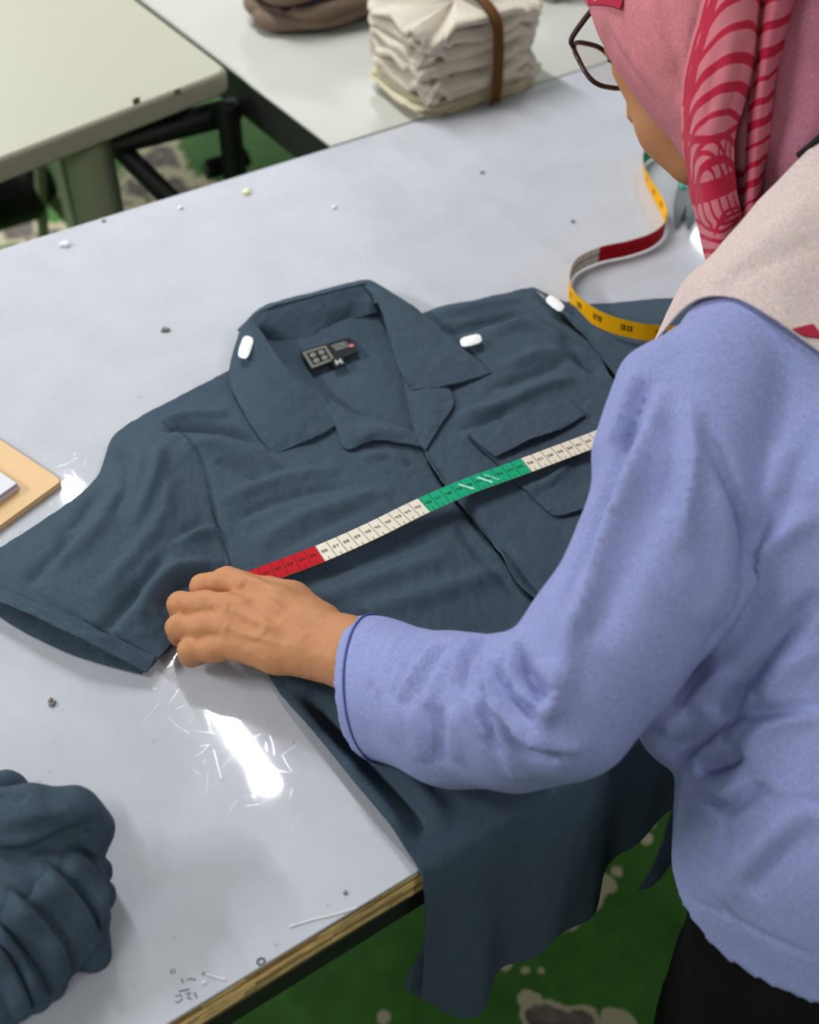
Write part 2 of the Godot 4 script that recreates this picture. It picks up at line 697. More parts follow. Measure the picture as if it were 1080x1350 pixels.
# red line print of the scarf's folded strip, u across the strip, v down it
func scarf_print() -> StandardMaterial3D:
	var W := 256
	var H := 640
	var pink := rgb(200, 114, 124)
	var red := rgb(178, 36, 62)
	var im := Image.create(W, H, false, Image.FORMAT_RGB8)
	im.fill(pink)
	var S := func(pts: Array, r: float):
		var out := []
		var fine := PackedVector3Array()
		for q in pts: fine.append(Vector3(q[0] * W, q[1] * H, 0))
		for q in spline(fine, pts.size() * 6): out.append(Vector2(q.x, q.y))
		stroke(im, out, r, red)
	# top: slim leaf fingers
	for k in 5:
		var x := 0.3 + 0.15 * k
		S.call([[x, 0.0], [x - 0.02, 0.09], [x + 0.03, 0.13]], 5.0)
	# arching leaf veins, closing in towards the left edge
	for k in 9:
		var y := 0.16 + 0.062 * k
		S.call([[1.0, y + 0.015], [0.72, y - 0.012], [0.42, y + 0.004], [0.22, y + 0.05], [0.1, y + 0.12]], 6.5 + 1.5 * sin(k * 1.7))
	S.call([[0.46, 0.0], [0.26, 0.2], [0.14, 0.45], [0.03, 0.72]], 13.0)
	S.call([[0.3, 0.0], [0.12, 0.22], [0.05, 0.5]], 7.0)
	# band of U shaped petals
	S.call([[0.0, 0.585], [0.5, 0.59], [1.0, 0.565]], 6.5)
	for k in 3:
		var r := 0.13 + 0.14 * k
		var pts := []
		for s in 9:
			var a := PI * s / 8.0
			pts.append([0.42 - cos(a) * r, 0.70 - sin(a) * r * 0.28])
		S.call(pts, 4.4)
	for k in 3:
		S.call([[0.66 + k * 0.12, 0.59], [0.64 + k * 0.13, 0.65], [0.72 + k * 0.13, 0.69]], 4.3)
	# solid red band
	S.call([[0.0, 0.735], [0.3, 0.73], [0.7, 0.715], [1.0, 0.70]], 14.4)
	S.call([[0.0, 0.76], [0.5, 0.75], [1.0, 0.735]], 10.1)
	# lower petals
	for k in 6:
		var x := 0.08 + 0.16 * k
		S.call([[x, 0.77], [x + 0.02, 0.82], [x + 0.09, 0.85]], 5.0)
	for k in 4:
		var y := 0.84 + 0.035 * k
		S.call([[0.0, y - 0.02 + 0.01 * k], [0.3, y + 0.02], [0.55, y + 0.045], [1.0, y + 0.03]], 4.3)
	for k in 3:
		S.call([[0.35 + 0.05 * k, 0.88 - 0.015 * k], [0.62, 0.825 + 0.02 * k], [1.0, 0.83 + 0.02 * k]], 4.3)
	var m := mat(Color.WHITE, 0.9, 0.2)
	m.albedo_texture = ImageTexture.create_from_image(im)
	m.uv1_scale = Vector3(1, 1, 1)
	m.texture_repeat = false
	m.rim_enabled = true
	m.rim = 0.2
	return m

func stripe_print() -> StandardMaterial3D:
	var im := Image.create(64, 512, false, Image.FORMAT_RGB8)
	im.fill(rgb(190, 102, 116))
	for k in 17:
		var y := k * 32.0 + 6.0
		stroke(im, [Vector2(-4, y + 16), Vector2(20, y + 4), Vector2(44, y), Vector2(68, y - 10)], 5.0 + 2.0 * sin(k * 2.1), rgb(168, 32, 56))
	var m := mat(Color.WHITE, 0.9, 0.2)
	m.albedo_texture = ImageTexture.create_from_image(im)
	m.texture_repeat = false
	return m

func label_face() -> StandardMaterial3D:
	var W := 256
	var H := 128
	var im := Image.create(W, H, false, Image.FORMAT_RGB8)
	im.fill(rgb(24, 24, 26))
	var g := rgb(126, 124, 118)
	# left: a square frame with four round marks
	for q in [[6, 8, 122, 14], [6, 106, 122, 14], [6, 8, 14, 112], [114, 8, 14, 112]]:
		im.fill_rect(Rect2i(q[0], q[1], q[2], q[3]), rgb(108, 107, 98))
	for q in [[45, 44], [89, 44], [45, 84], [89, 84]]:
		dab(im, q[0], q[1], 15, g)
		dab(im, q[0] + 2, q[1] + 3, 4, rgb(60, 58, 58))
		stroke(im, [Vector2(q[0] - 10, q[1] - 8), Vector2(q[0] + 6, q[1] + 10)], 2.0, rgb(90, 88, 86))
	# right: a line of small script over a second line, and a red dot
	var rng := RandomNumberGenerator.new()
	rng.seed = 4
	for line in 3:
		var y := 26.0 + 17.0 * line
		var pts := []
		for k in 15:
			pts.append(Vector2(150 + k * 5.2 + line * 4, y + (4.0 if k % 2 else -5.0) + rng.randf_range(-3, 3)))
		stroke(im, pts, 2.4, g)
	dab(im, 240, 66, 12, rgb(206, 108, 112))
	var m := mat(Color.WHITE, 0.7, 0.3)
	m.albedo_texture = ImageTexture.create_from_image(im)
	m.texture_repeat = false
	return m

func size_face() -> StandardMaterial3D:
	var im := Image.create(64, 64, false, Image.FORMAT_RGB8)
	im.fill(rgb(24, 24, 26))
	stroke(im, [Vector2(16, 46), Vector2(18, 18), Vector2(32, 38), Vector2(46, 18), Vector2(48, 46)], 5.5, rgb(164, 166, 156))
	var m := mat(Color.WHITE, 0.7, 0.3)
	m.albedo_texture = ImageTexture.create_from_image(im)
	m.texture_repeat = false
	return m

# table laminate: pale with faint smudges, fine scratches in its gloss
func laminate() -> StandardMaterial3D:
	var n := FastNoiseLite.new()
	n.seed = 5
	n.frequency = 0.008
	var S := 1024
	var im := Image.create(S, S, false, Image.FORMAT_RGB8)
	for y in S:
		for x in S:
			var g := 1.0 + 0.03 * n.get_noise_2d(x, y) + 0.012 * n.get_noise_2d(x * 7.0, y * 7.0)
			im.set_pixel(x, y, Color(0.745 * g, 0.745 * g, 0.77 * g))
	var rng := RandomNumberGenerator.new()
	rng.seed = 8
	for k in 140:
		dab(im, rng.randf() * S, rng.randf() * S, rng.randf_range(0.4, 1.6), Color(0.5, 0.49, 0.48, 0.5))
	var ro := Image.create(S, S, false, Image.FORMAT_RGB8)
	for y in S:
		for x in S:
			var g := 0.04 + 0.012 * n.get_noise_2d(x * 2.0 + 900.0, y * 2.0)
			ro.set_pixel(x, y, Color(g, g, g))
	for k in 2600:
		var a := Vector2(rng.randf() * S, rng.randf() * S)
		var t := rng.randf() * TAU
		var l := rng.randf_range(6, 34)
		var b := a + Vector2(cos(t), sin(t)) * l
		var c := (a + b) * 0.5 + Vector2(-sin(t), cos(t)) * rng.randf_range(-2, 2)
		var g := rng.randf_range(0.08, 0.2)
		stroke(ro, [a, c, b], 0.35, Color(g, g, g, 0.8))
	var m := mat(Color.WHITE, 1.0, 0.5)
	m.albedo_texture = ImageTexture.create_from_image(im)
	m.roughness_texture = ImageTexture.create_from_image(ro)
	m.roughness_texture_channel = BaseMaterial3D.TEXTURE_CHANNEL_RED
	m.uv1_triplanar = true
	m.uv1_world_triplanar = true
	m.uv1_scale = Vector3.ONE * 1.3
	return m

func wood_edge(c: Color, seed_: int) -> StandardMaterial3D:
	var n := FastNoiseLite.new()
	n.seed = seed_
	n.frequency = 0.02
	var im := Image.create(256, 256, false, Image.FORMAT_RGB8)
	for y in 256:
		for x in 256:
			var g := 1.0 + 0.3 * n.get_noise_2d(x * 0.6, y * 6.0) + 0.18 * n.get_noise_2d(x * 3.0, y * 9.0)
			im.set_pixel(x, y, Color(clampf(c.r * g, 0, 1), clampf(c.g * g, 0, 1), clampf(c.b * g, 0, 1)))
	var m := mat(Color.WHITE, 0.8, 0.3)
	m.albedo_texture = ImageTexture.create_from_image(im)
	m.uv1_triplanar = true
	m.uv1_world_triplanar = true
	m.uv1_scale = Vector3.ONE * 4.0
	return m

# green floor paint, worn through to pale screed and grey concrete in places
const FLOOR_X := -0.8
const FLOOR_Z := -3.4
const FLOOR_S := 4.0
func floor_paint() -> StandardMaterial3D:
	var S := 1600
	var n := FastNoiseLite.new()
	n.seed = 21
	n.frequency = 0.012
	n.fractal_octaves = 4
	var spots := []
	for q in [[745, 1195, 34], [775, 1180, 26], [715, 1205, 22], [802, 1165, 14], [812, 1150, 9], [700, 1235, 10], [666, 1271, 8], [692, 1279, 7], [712, 1279, 6], [700, 1318, 16], [712, 1338, 24], [730, 1352, 26], [765, 1352, 22], [812, 1350, 20], [850, 1105, 9], [855, 1085, 8],
			[560, 1310, 6], [505, 1340, 8], [205, 210, 46], [235, 245, 40], [180, 250, 36], [230, 275, 30], [20, 300, 40], [150, 270, 36], [60, 310, 36]]:
		var c := on(q[0], q[1], 0.0)
		spots.append(Vector3((c.x - FLOOR_X) / FLOOR_S * S, (c.z - FLOOR_Z) / FLOOR_S * S, q[2] * c.distance_to(EYE) / FOC / FLOOR_S * S * 1.0))
	var rng := RandomNumberGenerator.new()
	rng.seed = 77
	for k in 40:
		spots.append(Vector3(rng.randf() * S, rng.randf() * S, rng.randf_range(2, 7)))
	var im := Image.create(S, S, false, Image.FORMAT_RGB8)
	for y in S:
		for x in S:
			var g := 1.0 + 0.14 * n.get_noise_2d(x, y) + 0.1 * n.get_noise_2d(x * 5.0, y * 5.0)
			im.set_pixel(x, y, Color(0.25 * g, 0.43 * g, 0.17 * g))
	for s in spots:
		var r := int(s.z * 1.9) + 3
		for y in range(maxi(0, int(s.y) - r), mini(S, int(s.y) + r)):
			for x in range(maxi(0, int(s.x) - r), mini(S, int(s.x) + r)):
				var d: float = Vector2(x - s.x, y - s.y).length() / s.z + 0.7 * n.get_noise_2d(x * 2.2, y * 2.2)
				if d < 0.55 and s.z > 9.0:
					var g := 0.42 + 0.15 * n.get_noise_2d(x * 6.0, y * 6.0)
					im.set_pixel(x, y, Color(g, g * 0.92, g * 0.84))
				elif d < 0.95:
					var old := im.get_pixel(x, y)
					if old.g > old.r * 1.3: im.set_pixel(x, y, Color(0.74, 0.70, 0.58))
	var m := mat(Color.WHITE, 0.55, 0.35)
	m.albedo_texture = ImageTexture.create_from_image(im)
	return m

# ---------------------------------------------------------------- setting
func quad_slab(x0: float, x1: float, z0: float, z1: float, y: float, thick: float) -> ArrayMesh:
	var v := PackedVector3Array()
	var uv := PackedVector2Array()
	var nn := PackedVector3Array()
	var idx := PackedInt32Array()
	for s in 2:
		for q in [[x0, z0], [x1, z0], [x1, z1], [x0, z1]]:
			v.append(Vector3(q[0], y - thick * s, q[1]))
			uv.append(Vector2((q[0] - FLOOR_X) / FLOOR_S, (q[1] - FLOOR_Z) / FLOOR_S))
			nn.append(Vector3.UP if s == 0 else Vector3.DOWN)
	idx.append_array([0, 1, 2, 0, 2, 3, 4, 6, 5, 4, 7, 6])
	for k in 4:
		var a := k
		var b := (k + 1) % 4
		var o := v.size()
		for q in [a, b, b + 4, a + 4]:
			v.append(v[q])
			uv.append(uv[q])
		var n := (v[b] - v[a]).cross(Vector3.DOWN).normalized()
		for q in 4: nn.append(n)
		idx.append_array([o, o + 1, o + 2, o, o + 2, o + 3])
	return make_mesh(v, idx, uv, nn)

func build_room() -> void:
	var x0 := -4.0
	var x1 := 6.0
	var z0 := -6.5
	var z1 := 3.5
	var H := 3.1
	tag(put("floor", quad_slab(x0, x1, z0, z1, 0.0, 0.15), floor_paint()), "green painted concrete floor with worn pale patches", "", "", "structure")
	var white := mat(rgb(214, 214, 212), 0.9, 0.2)
	var grey := mat(rgb(120, 120, 118), 0.9, 0.2)
	tag(put("ceiling", box(Vector3(1, H + 0.1, -1.5), Vector3(10.4, 0.2, 10.4), 0.0), white), "white ceiling of the sewing hall", "", "", "structure")
	tag(put("wall_far", box(Vector3(1, H / 2, z0 - 0.1), Vector3(10.4, H, 0.2), 0.0), white), "white far wall of the hall", "", "", "structure")
	tag(put("wall_near", box(Vector3(1, H / 2, z1 + 0.1), Vector3(10.4, H, 0.2), 0.0), grey), "grey wall behind the seamstress", "", "", "structure")
	tag(put("wall_left", box(Vector3(x0 - 0.1, H / 2, -1.5), Vector3(0.2, H, 10.0), 0.0), white), "white side wall at the left", "", "", "structure")
	tag(put("wall_right", box(Vector3(x1 + 0.1, H / 2, -1.5), Vector3(0.2, H, 10.0), 0.0), white), "white side wall at the right", "", "", "structure")

# hanging fluorescent batten: housing, tube, two wires; tube length along z
func batten(x: float, z: float, y: float, label: String, power: float) -> void:
	var t := thing("fluorescent_lamp", label, "lamp", Vector3(x, y, z), "fluorescent lamps hanging over the tables")
	put("housing", box(Vector3(x, y + 0.06, z), Vector3(0.07, 0.05, 1.26), 0.006), M.enamel, t)
	for s in [-1.0, 1.0]:
		put("end_cap", box(Vector3(x, y + 0.02, z + s * 0.61), Vector3(0.035, 0.06, 0.03), 0.005), M.enamel, t)
		put("hanger", tube(PackedVector3Array([Vector3(x, y + 0.08, z + s * 0.4), Vector3(x, 3.1, z + s * 0.4)]), PackedFloat32Array([0.003]), 6), M.black, t)
	put("tube", tube(PackedVector3Array([Vector3(x, y, z - 0.6), Vector3(x, y, z + 0.6)]), PackedFloat32Array([0.016]), 16), M.glow, t)
	var l := AreaLight3D.new()
	l.name = "tube_light"
	l.area_size = Vector2(0.035, 1.2)
	l.area_normalize_energy = true
	l.light_energy = power
	l.light_color = Color(0.97, 0.98, 1.0)
	l.shadow_enabled = true
	l.position = Vector3(0, -0.022, 0)
	l.rotation = Vector3(-PI / 2, 0, 0)
	t.add_child(l)

func build_lamps() -> void:
	var names := ["over the far left tables", "over the cutting table and the shirt", "at the right table end"]
	var deep := ["fluorescent tube in the far row, hanging", "fluorescent tube hanging", "fluorescent tube behind the seamstress, hanging"]
	for i in 3:
		for k in 3:
			batten(-1.85 + 2.42 * i, -4.9 + 2.9 * k, 2.4, "white " + deep[k] + " " + names[i], POWER * [[0.8, 1.5, 0.45], [0.7, 0.52, 0.22], [0.7, 0.4, 0.2]][i][k])

func rounded_plate(pts: Array, r: float, y0: float, y1: float, bev := 0.002) -> ArrayMesh:
	# plate with rounded corners, outline in (x, z), counter clockwise or not
	var ring := PackedVector2Array()
	var n := pts.size()
	for i in n:
		var p: Vector2 = pts[i]
		var a: Vector2 = (pts[(i + n - 1) % n] - p).normalized()
		var b: Vector2 = (pts[(i + 1) % n] - p).normalized()
		var half := acos(clampf(a.dot(b), -1, 1)) * 0.5
		var cut := minf(r / tan(half), 0.3)
		var s := p + a * cut
		var e := p + b * cut
		for k in 9:
			var t := k / 8.0
			ring.append(s.lerp(p, t).lerp(p.lerp(e, t), t))
	var v := PackedVector3Array()
	var nn := PackedVector3Array()
	var idx := PackedInt32Array()
	var c := Vector2.ZERO
	for q in ring: c += q
	c /= ring.size()
	var m := ring.size()
	var area := 0.0
	for i in m: area += ring[i].cross(ring[(i + 1) % m])
	var sg := 1.0 if area > 0.0 else -1.0
	var lv := [[y1, bev, Vector3.UP, 1.0], [y1 - bev, 0.0, Vector3.UP, 0.0], [y0 + bev, 0.0, Vector3.DOWN, 0.0], [y0, bev, Vector3.DOWN, 1.0]]
	var outs := PackedVector2Array()
	for i in m:
		var e := ring[(i + 1) % m] - ring[(i + m - 1) % m]
		outs.append(Vector2(e.y, -e.x).normalized() * sg)
	for l in lv:
		for i in m:
			var q: Vector2 = ring[i] - outs[i] * l[1]
			v.append(Vector3(q.x, l[0], q.y))
			var o := Vector3(outs[i].x, 0, outs[i].y)
			nn.append(o if l[3] == 0.0 else (o + l[2]).normalized())
	for j in 3:
		for i in m:
			var a := j * m + i
			var b := j * m + (i + 1) % m
			if sg < 0.0: idx.append_array([a, b, a + m, b, b + m, a + m])
			else: idx.append_array([a, a + m, b, b, a + m, b + m])
	for top in [true, false]:
		var y: float = y1 if top else y0
		var o := v.size()
		v.append(Vector3(c.x, y, c.y))
		nn.append(Vector3.UP if top else Vector3.DOWN)
		for i in m:
			var q := ring[i] - outs[i] * bev
			v.append(Vector3(q.x, y, q.y))
			nn.append(Vector3.UP if top else Vector3.DOWN)
		for i in m:
			if (sg > 0.0) == top: idx.append_array([o, o + 1 + i, o + 1 + (i + 1) % m])
			else: idx.append_array([o, o + 1 + (i + 1) % m, o + 1 + i])
	return make_mesh(v, idx, PackedVector2Array(), nn)

func xz(p: Vector3) -> Vector2:
	return Vector2(p.x, p.z)

const EDGE := -0.328
const FAR := -1.212
func build_cutting_table() -> void:
	var t := thing("cutting_table", "long glossy white laminate cutting table with worn plywood edge the shirt lies on", "table", Vector3(0.6, 0, -0.77))
	var x0 := -1.3
	var x1 := 2.3
	var zc := (EDGE + FAR) / 2
	var d := EDGE - FAR
	put("laminate_top", box(Vector3((x0 + x1) / 2, T - 0.001, zc), Vector3(x1 - x0, 0.002, d), 0.0006), M.laminate, t)
	var plies := [[0.004, "dark"], [0.005, "ply_mid"], [0.006, "ply_pale"], [0.004, "ply_mid"], [0.0075, "ply_pale"], [0.005, "dark"]]
	var y := T - 0.002
	var rng := RandomNumberGenerator.new()
	rng.seed = 3
	for p in plies:
		var h: float = p[0]
		var inset := rng.randf_range(0.0, 0.0012) + (0.0015 if p[1] == "dark" else 0.0)
		put("ply_layer", box(Vector3((x0 + x1) / 2, y - h / 2, zc), Vector3(x1 - x0, h - 0.0003, d - inset * 2.0), 0.0008), M[p[1]], t)
		y -= h
	# splintered slivers along the worn edge
	var st := SurfaceTool.new()
	st.begin(Mesh.PRIMITIVE_TRIANGLES)
	for k in 60:
		var x := lerpf(-0.15, 0.24, rng.randf())
		add_box(st, Vector3(x, T - rng.randf_range(0.004, 0.028), EDGE - 0.0002), Vector3(rng.randf_range(0.012, 0.05), rng.randf_range(0.0008, 0.0022), 0.0016), 0.0004, rng.randf_range(-0.02, 0.02))
	var sl := put("splinters", st.commit(), M.ply_pale, t)
	tag(sl, "", "", "", "stuff")
	# black steel frame
	var fy := y - 0.012
	for s in [-1.0, 1.0]:
		put("frame_rail", box(Vector3((x0 + x1) / 2, fy, zc + s * (d / 2 - 0.018)), Vector3(x1 - x0 - 0.02, 0.024, 0.03), 0.002), M.black, t)
	for x in [x0 + 0.05, x1 - 0.05]:
		put("frame_rail", box(Vector3(x, fy, zc), Vector3(0.03, 0.04, d - 0.07), 0.002), M.black, t)
		for s in [-1.0, 1.0]:
			put("leg", box(Vector3(x, fy / 2 - 0.01, zc + s * (d / 2 - 0.02)), Vector3(0.04, fy - 0.02, 0.04), 0.003), M.black, t)
	# pencil figures near the edge
	var lines := [[[231, 1314], [238, 1311], [240, 1318], [234, 1322], [231, 1320]], [[236, 1307], [250, 1304]], [[245, 1310], [251, 1309], [247, 1316], [253, 1317]], [[256, 1308], [260, 1316]], [[239, 1290], [242, 1296]], [[246, 1292], [252, 1290], [258, 1292]], [[225, 1278], [227, 1284]], [[229, 1277], [231, 1282]]]
	for l in lines:
		var pts := PackedVector3Array()
		for q in l: pts.append(on(q[0], q[1], T + 0.0001))
		put("pencil_mark", tube(pts, PackedFloat32Array([0.0005]), 5), M.pencil, t)

func build_other_tables() -> void:
	# second white table, beyond: its left edge runs away from the camera
	var a := on(440, 195, T)
	var b := on(185, 0, T)
	var dir := (b - a).normalized()
	var right := Vector3(-dir.z, 0, dir.x)
	if right.x < 0: right = -right
	var c0 := a - dir * 0.02 
	c0 += dir * ((FAR - 0.004 - c0.z) / dir.z)
	var L := 2.2
	var Wd := 2.6
	var corner := [xz(c0), xz(c0 + Vector3(1, 0, 0) * Wd), xz(c0 + Vector3(1, 0, 0) * Wd + dir * L), xz(c0 + dir * L)]
	var t := thing("white_table", "warm white table beyond the cutting table, carrying the tied cloth bundle", "table", Vector3(c0.x + 1.2, 0, c0.z - 1.0))
	put("tabletop", rounded_plate(corner, 0.004, T - 0.004, T - 0.0005, 0.001), M.warm_white, t)
	var ctr: Vector2 = (corner[0] + corner[2]) * 0.5
	var under := []
	for q in corner: under.append(q + (ctr - q).normalized() * 0.001)
	put("frame_band", rounded_plate(under, 0.004, T - 0.06, T - 0.004, 0.001), M.black, t)
	for q in [[0.06, 0.1], [2.5, 0.1], [0.06, 2.1], [2.5, 2.1]]:
		var p: Vector3 = c0 + Vector3(q[0], 0, 0) + dir * q[1]
		put("leg", box(Vector3(p.x, 0.357, p.z), Vector3(0.04, 0.714, 0.04), 0.003), M.black, t)
	# cream machine table with rounded corner
	var yt := 0.82
	var c := on(305, 92, yt)
	var fl := on(0, 210, yt)
	var fd := (fl - c).normalized()
	var up := on(165, -14, yt)
	var ud := (up - c).normalized()
	var e := thing("machine_table", "cream laminate machine table with rounded corner and stains on its edge", "table", Vector3(c.x - 0.6, 0, c.z - 0.3))
	put("tabletop", rounded_plate([xz(c), xz(c + ud * 0.62), xz(c + ud * 0.62 + fd * 1.25), xz(c + fd * 1.25)], 0.03, yt - 0.032, yt, 0.006), M.cream, e)
	for q in [[180, 133, 0.0045], [234, 121, 0.004]]:
		var rr := ray(q[0], q[1])
		# the spots sit on the front edge face: meet the vertical plane through c along fd
		var nrm := Vector3(-fd.z, 0, fd.x)
		if nrm.z < 0: nrm = -nrm
		var tt := (c - EYE).dot(nrm) / rr.dot(nrm)
		var w := EYE + rr * tt
		put("stain", box(w, Vector3(q[2] * 2.4, q[2] * 1.8, 0.0016), 0.0006, atan2(-fd.z, fd.x)), M.rust, e)
	var bar := func(p: Vector3, q: Vector3, r: float, m: Material, called: String):
		put(called, tube(PackedVector3Array([p, q]), PackedFloat32Array([r]), 4 if r > 0.012 else 10), m, e)
	# black frame under it
	bar.call(on(135, 190, 0.74), on(312, 146, 0.74), 0.021, M.black, "frame_bar")
	bar.call(on(150, 188, 0.72), on(262, 300, 0.60), 0.019, M.black, "frame_bar")
	bar.call(on(300, 140, 0.77), Vector3(on(300, 140, 0.77).x, 0.42, on(300, 140, 0.77).z), 0.018, M.black, "leg")
	bar.call(on(272, 225, 0.40), on(325, 208, 0.40), 0.022, M.black, "foot")
	bar.call(Vector3(on(112, 180, 0.78).x, 0.78, on(112, 180, 0.78).z), Vector3(on(112, 180, 0.78).x, 0.02, on(112, 180, 0.78).z), 0.034, M.cream_leg, "leg")
	bar.call(on(66, 258, 0.4), on(104, 300, 0.3), 0.016, M.cream_leg, "brace")
	bar.call(on(52, 215, 0.5), on(58, 320, 0.3), 0.010, M.cream_leg, "brace")
	# dark motor under the table
	var mo := on(25, 250, 0.42)
	put("motor", tube(spline(PackedVector3Array([mo + Vector3(-0.12, 0, 0), mo + Vector3(-0.1, 0, 0), mo, mo + Vector3(0.03, 0, 0), mo + Vector3(0.06, 0, 0)]), 20), PackedFloat32Array([0.055, 0.06, 0.062, 0.062, 0.062, 0.062, 0.062, 0.06, 0.06, 0.06, 0.06, 0.06, 0.055, 0.055, 0.05, 0.04, 0.04, 0.035, 0.03, 0.03]), 18), M.black, e)
	put("mount", box(mo + Vector3(-0.02, 0.17, 0), Vector3(0.03, 0.32, 0.05), 0.004), M.black, e)
	for x in [0.1, 1.1]:
		var w: Vector3 = c + ud * 0.5 + fd * x
		put("leg", box(Vector3(w.x, 0.39, w.z), Vector3(0.05, 0.78, 0.05), 0.004), M.cream_leg, e)
	var w2: Vector3 = c + ud * 0.1 + fd * 1.15
	put("leg", box(Vector3(w2.x, 0.39, w2.z), Vector3(0.05, 0.78, 0.05), 0.004), M.cream_leg, e)

# one folded length of cloth: rounded slab with rippled rim
func cloth_slab(c: Vector3, hx: float, hz: float, hy: float, yaw: float, seed_: float, wav := 0.006) -> ArrayMesh:
	var nu := 72
	var nv := 13
	var v := PackedVector3Array()
	var idx := PackedInt32Array()
	var bs := Basis(Vector3.UP, yaw)
	for j in nv:
		var ph := lerpf(-PI / 2, PI / 2, float(j) / (nv - 1))
		for i in nu:
			var a := TAU * i / nu
			var ca := cos(a)
			var sa := sin(a)
			var rx := signf(ca) * pow(absf(ca), 0.32) * hx
			var rz := signf(sa) * pow(absf(sa), 0.32) * hz
			var k := pow(cos(ph), 0.3) if j > 0 and j < nv - 1 else 0.0
			var n1 := wob.get_noise_3d(rx * 26.0 + seed_ * 9.0, rz * 26.0, seed_ * 5.0)
			var q := Vector3(rx * k, signf(ph) * pow(absf(sin(ph)), 0.7) * hy, rz * k)
			q.y += n1 * wav * (0.4 + k) + wav * 0.6 * wob.get_noise_3d(q.x * 40.0, q.z * 40.0, seed_ * 3.0 + 7.0)
			var o := 1.0 + 0.07 * wob.get_noise_3d(rx * 40.0, seed_ * 11.0 + sin(ph) * 0.8, rz * 40.0)
			q.x *= o
			q.z *= o
			v.append(c + bs * q)
	for j in nv - 1:
		for i in nu:
			var a := j * nu + i
			var b := j * nu + (i + 1) % nu
			idx.append_array([a, a + nu, b, b, a + nu, b + nu])
	var nn := normals_of(v, idx)
	if nn[nu * (nv / 2)].dot(v[nu * (nv / 2)] - c) < 0.0:
		for t in range(0, idx.size(), 3):
			var x := idx[t + 1]
			idx[t + 1] = idx[t + 2]
			idx[t + 2] = x
		nn = normals_of(v, idx)
	return make_mesh(v, idx, PackedVector2Array(), nn)

func build_bundles() -> void:
	# tied stack of cream cloth
	var fl := on(556, 168, T)
	var fr := on(722, 118, T)
	var along := (fr - fl).normalized()
	var yaw := atan2(-along.z, along.x)
	var back := Vector3(along.z, 0, -along.x)
	var wx := fl.distance_to(fr) * 0.5
	var hz := 0.075
	var c := (fl + fr) * 0.5 + back * (hz + 0.004)
	var t := thing("tied_cloth_bundle", "stack of cream folded cloth tied round with a brown strip", "bundle", Vector3(c.x, T, c.z))
	var y := T
	var rng := RandomNumberGenerator.new()
	rng.seed = 12
	var layers := [0.0065, 0.0065, 0.0065, 0.0065, 0.012, 0.017, 0.019, 0.017, 0.015, 0.012]
	for k in layers.size():
		var h: float = layers[k]
		var off := along * rng.randf_range(-0.006, 0.006) + back * rng.randf_range(-0.004, 0.006)
		var mm: Material = M.cream_cloth if k > 3 else M.cream_cloth_low
		put("folded_cloth", cloth_slab(c + off + Vector3(0, y + h * 0.5 - T, 0), wx * (0.96 + rng.randf_range(-0.03, 0.04)), hz * (0.96 + rng.randf_range(-0.04, 0.04)), h * 0.62, yaw, k + 1.0, 0.0035 if k < 4 else 0.012), mm, t)
		y += h * 0.93
	var pts := PackedVector3Array()
	var topy := y + 0.013
	var f := c + along * 0.012
	for q in [[-hz - 0.006, T + 0.003], [-hz - 0.009, T + 0.03], [-hz - 0.008, T + 0.075], [-hz + 0.0, topy - 0.012], [-hz * 0.6, topy + 0.003], [0.0, topy + 0.004], [hz * 0.6, topy + 0.003], [hz, topy - 0.012], [hz + 0.008, T + 0.07], [hz + 0.008, T + 0.003]]:
		pts.append(f + back * q[0] + Vector3(0, q[1] - T, 0))
	pts = spline(pts, 60)
	var g := PackedVector3Array()
	for p in pts:
		for s in 3: g.append(p + along * ((s - 1) * 0.0075) + Vector3(0, (0.002 if s == 1 else 0.0), 0))
	put("tie_strip", sheet(g, 3, 60, 0.003), M.brown, t)
	# dark twisted cloth at the top
	var d := thing("brown_cloth_bundle", "coiled bundle of dark brown and grey cloth on the white table", "bundle", on(440, 10, T))
	var base := on(432, 12, T)
	for k in 14:
		var pp := PackedVector3Array()
		var rr := PackedFloat32Array()
		var R := 0.100 - 0.014 * (k % 5)
		var yy := T + 0.022 + 0.011 * (k / 3)
		for s in 65:
			var a := TAU * s / 64.0
			var wv := 0.007 * sin(a * 3.0 + k * 1.9) + 0.004 * sin(a * 7.0 + k)
			pp.append(base + Vector3(cos(a) * (R + wv) * 1.15, yy - T + 0.007 * sin(a * 2.0 + k * 2.3), sin(a) * (R + wv) * 0.85))
			rr.append(0.0105 + 0.003 * sin(a * 5.0 + k * 2.0))
		put("coil", tube(pp, rr, 9), [M.taupe, M.dark_cloth, M.taupe, M.grey_cloth, M.dark_cloth][k % 5], d)
	put("folded_core", cloth_slab(base + Vector3(0, 0.05, 0), 0.055, 0.045, 0.05, 0.4, 4.0, 0.01), M.taupe, d)
	# second cream pile, only its corner shows
	var s := thing("cream_cloth_pile", "loose cream cloth pile behind the tied bundle near the top edge", "bundle", on(735, -14, T))
	var sb := on(735, -16, T)
	for k in 3:
		put("folded_cloth", cloth_slab(sb + Vector3(0.002 * k, 0.012 + 0.018 * k, 0), 0.055, 0.05, 0.0105, yaw + 0.2 * k, 20.0 + k, 0.008), M.cream_cloth, s)

